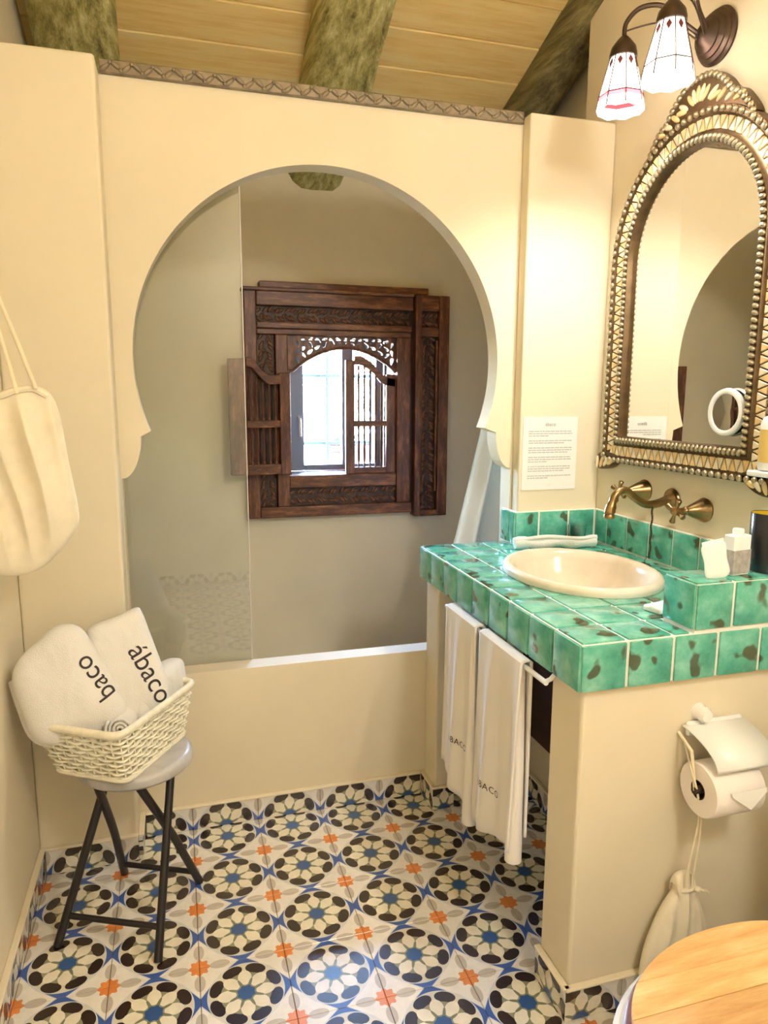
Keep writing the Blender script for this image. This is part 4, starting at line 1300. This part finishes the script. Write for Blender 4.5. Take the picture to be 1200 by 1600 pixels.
cup = thing('toothbrush_cup', 'black cup with yellow inside standing on the tiled ledge', 'cup', (1.52, -.83, ZL))
T = Matrix.Translation((1.522, -.826, ZL + .0005))
ob('body', MB().lathe([(0.0001, 0), (.036, 0), (.038, .003), (.0395, .125), (.038, .127), (.037, .1255)], 36, T), M['cup_black'], cup, smooth=True)
ob('lining', MB().lathe([(.0372, .126), (.0360, .008), (0.0001, .007)], 36, T), M['cup_yellow'], cup, smooth=True)

lb = thing('soap_dispenser', 'white pump bottle with yellow label on a wall bracket beside the mirror', 'dispenser', (1.60, -.742, 1.155))
T = Matrix.Translation((1.600, -.742, 1.170))
ob('bracket', MB().box(1.560, XR - .001, -.780, -.704, 1.155, 1.168), M['white_plastic'], lb, bevel=0.003)
ob('bottle', MB().lathe([(0.0001, 0), (.031, 0), (.033, .004), (.033, .105), (.028, .118), (.014, .126), (.0001, .126)], 32, T), M['white_plastic'], lb, smooth=True)
ob('label_band', MB().lathe([(.0335, .018), (.0335, .092)], 32, T), M['label_yellow'], lb, smooth=True)
ob('pump', MB().lathe([(.015, .126), (.015, .140), (.006, .142), (.006, .158), (.012, .160), (.012, .170), (.0001, .171)], 20, T), M['label_yellow'], lb, smooth=True)
ob('nozzle', MB().tube([(1.600, -.742, 1.336), (1.600, -.775, 1.334), (1.600, -.782, 1.326)], .005, 8), M['white_plastic'], lb, smooth=True)

# ================================================================== NOTICE
no = thing('notice_sheet', 'printed white notice sheet fixed to the narrow pier', 'notice', (1.46, .018, 1.035))
ob('sheet', MB().box(1.362, 1.557, .0175, .0198, 1.033, 1.268), M['paper'], no)
pr = MB()
ln = random.Random(2)
def text_row(z, x0, x1, h=.0030):
    x = x0
    while x < x1 - .004:
        w = ln.uniform(.006, .018)
        pr.box(x, min(x + w, x1), .0168, .0176, z - h / 2, z + h / 2)
        x += w + .0025
z = 1.222
for para in (3, 2, 3, 3, 3, 2):
    for k in range(para):
        text_row(z, 1.382, 1.538 if k < para - 1 else ln.uniform(1.45, 1.53)); z -= .0072
    z -= .0085
ob('printed_text', pr, M['print'], no)
ob('heading', text_mesh('ábaco', .016, frame_mat((1.458, .0168, 1.244), (1, 0, 0), (0, 0, 1))), M['letter_grey'], no)
ob('emblem', MB().lathe([(.0001, 0), (.005, 0), (.005, .0006)], 14, Matrix.Translation((1.459, .0176, 1.048)) @ Matrix.Rotation(PI / 2, 4, 'X')), M['letter_grey'], no)

# ================================================================== HAND TOWELS ON THE RAIL
bar = thing('towel_rail', 'thin rail fixed under the front edge of the counter for hand towels', 'rail', (1.02, -.5, .74))
ob('rod', MB().tube([(1.026, -.20, .738), (1.026, -.775, .738)], .006, 10), M['white_plastic'], bar, smooth=True)
for y in (-.215, -.768):
    ob('bracket', MB().tube([(1.026, y, .738), (1.040, y, .742), (1.054, y, .7565)], .005, 8), M['white_plastic'], bar, smooth=True)
def hand_towel(label, ya, yb, zl, zr, seed, ty, tz, txt):
    r = thing('hand_towel', label, 'towel', (1.02, (ya + yb) / 2, zl), 'hand towels under the counter')
    def surf(off, zl_, zr_, amp):
        def fn(u, v):
            # v: 0 front hem -> over the rail -> 1 back hem
            y = ya + (yb - ya) * u
            zb_ = zl_ + (zr_ - zl_) * u
            top = .747
            L1 = top - zb_
            s = v
            fold = amp * (math.sin(u * 2 * PI * 1.35 + seed) + .4 * math.sin(u * 2 * PI * 3.1 + seed * 2))
            if s < .46:
                t = s / .46
                z = zb_ + L1 * t; x = 1.0155 - .002 + fold * (1 - t) ** .7 * 1.0 - .012 * (1 - t)
            elif s < .54:
                a = (s - .46) / .08 * PI
                x = 1.026 - .0125 * math.cos(a); z = top + .0065 * math.sin(a)
                x = x
            else:
                t = (s - .54) / .46
                z = top - (L1 * .93) * t; x = 1.0385 + fold * t * .5
            # gather towards the rail
            g = 1 - .10 * (1 - abs(s - .5) * 2)
            y = (ya + yb) / 2 + (y - (ya + yb) / 2) * g
            return Vector((x + off, y, z))
        return fn
    fn = surf(0, zl, zr, .011)
    mb = MB().grid(fn, 44, 60)
    o = ob('cloth', mb, M['hand_towel'], r, smooth=True)
    s_ = o.modifiers.new('thickness', 'SOLIDIFY'); s_.thickness = .006; s_.offset = 0
    # rounded fold of the towel at its end, hanging a little lower
    fy = yb + .020
    ptf = [(1.022, fy + .012, .742), (1.019, fy + .008, .66), (1.016, fy, .5), (1.012, fy - .004, .38), (1.010, fy - .006, zr + .02), (1.010, fy - .006, zr - .022), (1.010, fy - .006, zr - .030)]
    ob('folded_edge', MB().tube(spline(ptf, 26, closed=False), [.010 + .010 * min(1, k / 18) - (.006 if k >= 26 else 0) for k in range(27)], 14), M['hand_towel'], r, smooth=True)
    tm = text_mesh(txt, .024, frame_mat((0.9, ty, tz), (0, -1, 0), (0, 0, 1)), onto=mb, lift=.0065, spacing=1.15)
    ob('embroidered_lettering', tm, M['letter'], r)
hand_towel('white linen hand towel hanging closer to the arch wall', -.225, -.445, .285, .235, 0.4, -.368, .405, 'ÁBACO')
hand_towel('longer white linen hand towel hanging closer to the toilet paper', -.452, -.700, .235, .300, 1.9, -.565, .385, 'ÁBACO')

# ================================================================== TOILET PAPER
YW = -0.858
th = thing('paper_holder', 'white covered toilet paper holder on the counter end wall', 'paper holder', (1.39, YW - .05, .6))
ob('wall_peg', MB().lathe([(.0001, .03), (.012, .029), (.017, .020), (.015, .010), (.019, .002), (.019, 0)], 20, Matrix.Translation((1.345, YW, .672)) @ Matrix.Rotation(PI / 2, 4, 'X')), M['porcelain'], th, smooth=True)
ob('back_plate', MB().box(1.312, 1.452, YW - .012, YW, .622, .655), M['white_plastic'], th, bevel=0.004)
def cov(u, v):
    a = v
    y = YW - .006 - .10 * math.sin(a * PI / 2) ** 1.0
    z = .650 - .062 * a ** 1.6
    return Vector((1.300 + .150 * u + .012 * a, y, z))
c_ = ob('cover_flap', MB().grid(cov, 2, 16), M['white_plastic'], th, smooth=True)
s2 = c_.modifiers.new('thickness', 'SOLIDIFY'); s2.thickness = .003
ob('spindle', MB().tube([(1.294, YW - .062, .532), (1.456, YW - .062, .532)], .008, 12), M['card'], th, smooth=True)
for xx in (1.297, 1.449):
    ob('side_arm', MB().tube([(xx, YW - .002, .632), (xx, YW - .045, .610), (xx, YW - .062, .532)], .0035, 8), M['cord'], th, smooth=True)
tr = thing('toilet_roll', 'roll of toilet paper with folded end under the holder flap', 'toilet paper', (1.375, YW - .062, .476))
T = Matrix.Translation((1.305, YW - .062, .532)) @ Matrix.Rotation(PI / 2, 4, 'Y')
ob('roll', MB().lathe([(.020, 0), (.0545, 0), (.057, .003), (.057, .117), (.0545, .120), (.020, .120), (.020, 0)], 48, T), M['tissue'], tr, smooth=True)
ob('core', MB().lathe([(.0200, -.0008), (.0182, -.0008), (.0182, .1208), (.0200, .1208), (.0200, -.0008)], 32, T), M['card'], tr, smooth=True)
e0 = YW - .062 - .0585
ob('folded_end', MB().add([(1.335, e0, .553), (1.420, e0, .553), (1.420, e0 - .002, .545), (1.382, e0 - .004, .512), (1.335, e0 - .002, .545)] +
                          [(1.335, e0 - .001, .553), (1.420, e0 - .001, .553), (1.420, e0 - .003, .545), (1.382, e0 - .005, .512), (1.335, e0 - .003, .545)],
                          [(0, 1, 2, 3, 4), (9, 8, 7, 6, 5), (0, 5, 6, 1), (1, 6, 7, 2), (2, 7, 8, 3), (3, 8, 9, 4), (4, 9, 5, 0)]), M['paper'], tr)

# drawstring bag hanging from the holder
db = thing('drawstring_bag', 'small cotton drawstring bag hanging from the toilet paper holder', 'bag', (1.31, YW - .04, .09))
T = frame_mat((1.312, YW - .032, .0), (1, 0, 0), (0, 0, 1))
ol = [(-.003, .325), (-.020, .318), (-.025, .300), (-.018, .288), (-.050, .240), (-.080, .170), (-.092, .110), (-.088, .080), (-.040, .068), (.030, .066), (.072, .076), (.082, .110), (.068, .180), (.045, .245), (.020, .288), (.026, .300), (.018, .318)]
wob = lambda u, v: .012 * (.5 - math.sqrt(math.sin((u + .003) * 60 / (.35 + (.33 - v) * 3.2)) ** 2 + .02)) * max(0, min(1, (v - .09) / .12)) + .003 * mnoise.noise(Vector((u * 25, v * 18, 1)))
ob('pouch', puffy(ol, .026, T, n=240, rings=50, back=.9, wob=wob), M['cotton'], db, smooth=True)
ob('tie', MB().tube([(1.312 + .0185 * math.cos(a), YW - .032 + .022 * math.sin(a), .290 + .002 * math.sin(3 * a)) for a in [2 * PI * k / 20 for k in range(20)]], .0035, 8, closed=True), M['cord'], db, smooth=True)
ob('knot', MB().ball((1.335, YW - .052, .290), .007, 10, 8, (1.3, 1, .8)).tube([(1.335, YW - .053, .290), (1.352, YW - .055, .286), (1.362, YW - .052, .276)], .003, 8), M['cord'], db, smooth=True)
for dx in (-.010, .008):
    ob('cord', MB().tube(spline([(1.312 + dx, YW - .05, .300), (1.316 + dx * .8, YW - .055, .38), (1.318 + dx * .3, YW - .06, .46), (1.300, YW - .066, .530), (1.290, YW - .055, .575), (1.296, YW - .02, .625)], 24, closed=False), .0022, 8), M['cord'], db, smooth=True)

# ================================================================== TOILET
to = thing('toilet', 'white toilet with a light wooden lid beside the counter', 'toilet', (1.25, -1.345, 0))
TX, TY = 1.165, -1.331
def egg(a, sc=1.0, dx=0.0):
    c_, s_ = math.cos(a), math.sin(a)
    rx = .275 if c_ < 0 else .20
    e = 2.0 if c_ < 0 else 2.6
    q = (abs(c_) ** e + abs(s_) ** e) ** (-1 / e)
    return (TX + dx + rx * c_ * q * sc, TY + .190 * s_ * q * sc)
def loft(levels, n=56, capb=True, capt=True):
    mb = MB(); vs, fs = [], []
    for sc, z, dx in levels:
        vs += [(*egg(2 * PI * k / n, sc, dx), z) for k in range(n)]
    for i in range(len(levels) - 1):
        for k in range(n):
            l = (k + 1) % n
            fs.append((i * n + k, i * n + l, (i + 1) * n + l, (i + 1) * n + k))
    if capb: fs.append(tuple(range(n - 1, -1, -1)))
    if capt: fs.append(tuple((len(levels) - 1) * n + k for k in range(n)))
    return mb.add(vs, fs)
ob('bowl', loft([(.62, 0, .06), (.62, .02, .06), (.52, .08, .07), (.56, .18, .06), (.78, .28, .03), (1.05, .345, 0), (1.09, .368, 0), (1.095, .379, 0), (1.06, .387, 0)]), M['porcelain'], to, smooth=True)
ob('seat', loft([(1.015, .389, 0), (1.03, .392, 0), (1.03, .402, 0), (1.01, .405, 0)]), M['lid_edge'], to, smooth=True)
lid = ob('lid', loft([(.970, .4065, 0), (.985, .410, 0), (.985, .416, 0)]), M['lid_edge'], to, smooth=True)
def clip(poly, c0, sgn):
    out = []
    for a, b_ in zip(poly, poly[1:] + poly[:1]):
        fa, fb = sgn * (a[1] - c0), sgn * (b_[1] - c0)
        if fa >= 0: out.append(a)
        if fa * fb < 0:
            t = fa / (fa - fb); out.append((a[0] + (b_[0] - a[0]) * t, a[1] + (b_[1] - a[1]) * t))
    return out
egg_poly = [egg(2 * PI * k / 72, .99) for k in range(72)]
cuts = [TY - .2, TY - .125, TY - .06, TY + .004, TY + .066, TY + .122, TY + .2]
for y0, y1 in zip(cuts, cuts[1:]):
    pl_ = clip(clip(egg_poly, y0 + .0002, 1), y1 - .0002, -1)
    ob('stave', MB().prism(pl_, .4162, .4255), M['lid'], lid, bevel=0.0022, seg=2)
for yy in (-.07, .07):
    ob('hinge', MB().tube([(TX + .19, TY + yy - .02, .405), (TX + .19, TY + yy + .02, .405)], .010, 12), M['bead'], to, smooth=True)
ob('tank', MB().box(TX + .285, XR - .002, TY - .19, TY + .19, .36, .74), M['porcelain'], to, bevel=0.02, seg=4, smooth=True)
ob('tank_lid', MB().box(TX + .275, XR - .002, TY - .20, TY + .20, .741, .77), M['porcelain'], to, bevel=0.008, seg=3, smooth=True)
ob('pedestal_back', MB().box(TX + .19, XR - .002, TY - .12, TY + .12, 0, .359), M['porcelain'], to, bevel=0.02, seg=3, smooth=True)

# ================================================================== STOOL
st_ = thing('folding_stool', 'round grey-topped stool on crossed black tube legs by the pier', 'stool', (.15, -.268, 0))
SXC, SYC, SR, SZ = .165, -.218, .142, .424
ob('seat', MB().lathe([(.0001, SZ), (SR - .016, SZ), (SR - .006, SZ - .003), (SR, SZ - .012), (SR, SZ - .026), (SR - .008, SZ - .034), (.0001, SZ - .034)], 56, Matrix.Translation((SXC, SYC, 0))), M['stool_seat'], st_, smooth=True)
Ff = [Vector((-.031, -.334, 0)), Vector((.206, -.454, 0))]     # feet nearer the viewer
Fb = [Vector((.109, -.097, 0)), Vector((.311, -.191, 0))]      # feet by the arch wall
TF = [Vector((.100, -.235, SZ - .036)), Vector((.252, -.262, SZ - .036))]   # tops of the near pair (towards the back)
TB = [Vector((.075, -.285, SZ - .036)), Vector((.178, -.335, SZ - .036))]   # tops of the far pair (towards the front)
for a, b_ in zip(Ff, TF):
    ob('leg', MB().tube([a + Vector((0, 0, .001)), a.lerp(b_, .5), b_], .0105, 12), M['black'], st_, smooth=True)
for a, b_ in zip(Fb, TB):
    kn = a.lerp(b_, .55) + Vector((.006, 0, 0))
    ob('leg', MB().tube(spline([a + Vector((0, 0, .001)), a.lerp(b_, .3) + Vector((.004, 0, 0)), kn, b_], 14, closed=False), .0105, 12), M['black'], st_, smooth=True)
ob('cross_bar', MB().tube([Ff[0].lerp(TF[0], .17), Ff[1].lerp(TF[1], .17)], .0075, 10), M['black'], st_, smooth=True)
ob('cross_bar', MB().tube([Fb[0].lerp(TB[0], .12), Fb[1].lerp(TB[1], .12)], .0075, 10), M['black'], st_, smooth=True)

# ================================================================== BASKET
bk = thing('wicker_basket', 'white woven wicker basket full of towels on the round stool', 'basket', (.13, -.205, SZ))
BA = math.radians(58)
BL = Vector((math.cos(BA), math.sin(BA), 0)); BW = Vector((-math.sin(BA), math.cos(BA), 0))
BC0, BC1 = Vector((.137, -.212, SZ + .004)), Vector((.126, -.200, SZ + .134))
def peri(s, t, off=0.0):
    """s in 0..1 around, t in 0..1 up"""
    hl, hw, rc = .130 + .035 * t, .100 + .025 * t, .02
    hl += off; hw += off
    L = [2 * hl, 2 * hw, 2 * hl, 2 * hw]; tot = sum(L); d = (s % 1) * tot
    c = BC0.lerp(BC1, t)
    if d < L[0]: a, b_ = -hl + d, -hw
    elif d < L[0] + L[1]: a, b_ = hl, -hw + d - L[0]
    elif d < L[0] + L[1] + L[2]: a, b_ = hl - (d - L[0] - L[1]), hw
    else: a, b_ = -hl, hw - (d - L[0] - L[1] - L[2])
    # rounded corners
    k = (abs(a / hl) ** 12 + abs(b_ / hw) ** 12) ** (1 / 12)
    a, b_ = a / max(k, 1), b_ / max(k, 1)
    return c + BL * a + BW * b_
NS = 44
rows = 10
for j in range(rows):
    t = .05 + .86 * j / (rows - 1)
    pts = []
    for k in range(NS * 4):
        s = k / (NS * 4)
        pts.append(peri(s, t, .0032 * math.cos(s * NS * PI + (PI if j % 2 else 0))))
    ob('woven_strand', MB().tube(pts, .0052, 6, closed=True, flat=.62), M['wicker'], bk, smooth=True)
for k in range(NS):
    s = k / NS
    ob('stake', MB().tube([peri(s, 0), peri(s, .5), peri(s, .95)], .0026, 6), M['wicker'], bk, smooth=True)
ob('rim', MB().tube([peri(k / 96, 1.0, .002) for k in range(96)], .0095, 10, closed=True), M['wicker'], bk, smooth=True)
ob('base', MB().tube([peri(k / 96, .0, .002) for k in range(96)], .0055, 8, closed=True).prism([(p.x, p.y) for p in [peri(k / 48, 0, -.002) for k in range(48)]], SZ + .003, SZ + .009), M['wicker'], bk)

# towels in the basket
tow = lambda u, v: .009 * mnoise.noise(Vector((u * 13, v * 13, 3))) - .004 * abs(mnoise.noise(Vector((u * 22, v * 22, 9)))) + .002 * mnoise.noise(Vector((u * 60, v * 60, 3)))
t1 = thing('bath_towel', 'folded white bath towel lettered baco leaning toward the side wall', 'towel', (.02, -.25, .47), 'bath towels in the basket')
T = frame_mat((.020, -.262, .60), (1, .10, -.02), (.02, .25, 1))
o1 = [(-.118, .060), (-.105, .108), (-.060, .150), (-.018, .182), (.024, .180), (.052, .150), (.082, .085), (.112, .020), (.130, -.030), (.122, -.062), (.06, -.088), (-.02, -.100), (-.075, -.078), (-.102, -.005)]
b1 = puffy(o1, .052, T, n=110, rings=16, p=2.8, back=.8, wob=tow)
ob('body', b1, M['towel'], t1, smooth=True)
tt = T @ frame_mat((.064, .052, .2), (-.53, .85, 0), (-.85, -.53, 0))
ob('lettering', text_mesh('baco', .063, tt, onto=b1, lift=.0012), M['letter'], t1)
for k in range(2):
    e = [T @ Vector((a * (1.0 + .004 * k), b_, -.012 - .016 * k)) for a, b_ in o1[9:] + o1[:1]]
    ob('folded_layer', MB().tube(spline(e, 30, closed=False), .011, 8), M['towel'], t1, smooth=True)
t2 = thing('bath_towel', 'folded white bath towel lettered ábaco leaning toward the glass', 'towel', (.16, -.19, .47), 'bath towels in the basket')
T2 = frame_mat((.150, -.195, .60), (1, .12, 0), (.0, .25, 1))
o2 = [(-.088, .130), (-.070, .158), (-.01, .175), (.036, .192), (.050, .180), (.066, .125), (.090, .040), (.102, -.010), (.09, -.085), (.0, -.105), (-.07, -.09), (-.085, .02)]
b2 = puffy(o2, .046, T2, n=110, rings=16, p=2.8, back=.9, wob=tow)
ob('body', b2, M['towel'], t2, smooth=True)
tt = T2 @ frame_mat((.058, .022, .2), (.40, -.90, 0), (.90, .40, 0))
ob('lettering', text_mesh('ábaco', .070, tt, onto=b2, lift=.0012), M['letter'], t2)
t3 = thing('rolled_washcloth', 'rolled white washcloth with spiral end at the front of the basket', 'towel', (.125, -.30, .50), 'bath towels in the basket')
ax0, ax1 = Vector((.138, -.318, .535)), Vector((.150, -.215, .525))
ux = (ax1 - ax0).normalized(); uy = Vector((0, 0, 1)).cross(ux).normalized(); uz = ux.cross(uy)
def spiral(u, v):
    a = u * 2 * PI * 3.1; r = .004 + .028 * u
    return ax0.lerp(ax1, v) + uy * (r * math.cos(a)) + uz * (r * math.sin(a))
o = ob('roll', MB().grid(spiral, 110, 6), M['towel'], t3, smooth=True)
s_ = o.modifiers.new('thickness', 'SOLIDIFY'); s_.thickness = .0065; s_.offset = 0
t4 = thing('folded_towel', 'small white folded towel at the glass side of the basket', 'towel', (.24, -.15, .5), 'bath towels in the basket')
T4 = frame_mat((.232, -.140, .560), (.51, .86, 0), (-.10, .06, 1))
ob('body', puffy([(-.10, -.06), (.085, -.06), (.10, .0), (.092, .046), (.03, .056), (-.05, .05), (-.105, .02)], .036, T4, n=90, rings=12, p=3, back=1.0, wob=tow), M['towel'], t4, smooth=True)

# ================================================================== TOTE BAG
tb = thing('tote_bag', 'cream cotton tote bag hanging by cords from a hook on the side wall', 'bag', (-.02, -.40, .95))
T = frame_mat((-.015, -.405, 0), (1, .12, 0), (0, 0, 1))
ot = [(-.082, 1.345), (-.03, 1.338), (.0, 1.345), (.035, 1.352), (.066, 1.336), (.082, 1.290), (.092, 1.200), (.106, 1.085), (.098, 1.045), (.068, 1.005), (.035, .972), (-.005, .955), (-.05, .955), (-.088, .985), (-.095, 1.15)]
def wb_(u, v):
    t = max(0, min(1, (v - .97) / .36))
    q = u * 62 + (1.35 - v) * -11 + 1.2 * mnoise.noise(Vector((u * 9, v * 5, 4)))
    return .030 * (.55 - math.sqrt(math.sin(q) ** 2 + .015)) * (.18 + .82 * t ** .8) + .008 * math.sin(u * 40 + 2 + v * 9) + .005 * mnoise.noise(Vector((u * 30, v * 14, 8)))
ob('pouch', puffy(ot, .036, T, n=280, rings=70, p=2.6, back=.8, wob=wb_), M['cotton'], tb, smooth=True)
hk = Vector((-.098, -.40, 1.70))
for a, b_ in (((-.005, -.43, 1.335), .004), ((.030, -.43, 1.345), -.004), ((-.055, -.42, 1.33), .0)):
    ob('cord', MB().tube(spline([a, tuple(Vector(a).lerp(hk, .5) + Vector((.006, 0, 0))), tuple(hk + Vector((0, b_, 0)))], 16, closed=False), .0042, 8), M['cord'], tb, smooth=True)
ob('gathered_hem', MB().tube(spline([T @ Vector((a, b_, .018)) for a, b_ in ((-.08, 1.338), (-.03, 1.330), (.0, 1.340), (.035, 1.345), (.062, 1.330))], 24, closed=False), .0075, 8), M['cotton'], tb, smooth=True)
wh = thing('wall_hook', 'dark metal wall hook holding the tote bag cords', 'hook', (XL, -.40, 1.70))
ob('plate', MB().lathe([(.0001, .006), (.016, .005), (.018, 0)], 18, Matrix.Translation((XL, -.40, 1.71)) @ Matrix.Rotation(PI / 2, 4, 'Y')), M['dark_bronze'], wh, smooth=True)
ob('prong', MB().tube(spline([(XL + .002, -.40, 1.708), (XL + .022, -.40, 1.690), (XL + .034, -.40, 1.705), (XL + .036, -.40, 1.722)], 12, closed=False), .004, 8), M['dark_bronze'], wh, smooth=True)
pg = thing('wall_peg', 'small dark round peg on the side wall beside the bath towels', 'peg', (XL, -.33, .81))
ob('knob', MB().lathe([(.0001, .014), (.006, .0135), (.0085, .010), (.0085, .007), (.004, .005), (.004, 0)], 16, Matrix.Translation((XL, -.33, .81)) @ Matrix.Rotation(PI / 2, 4, 'Y')), M['black'], pg, smooth=True)
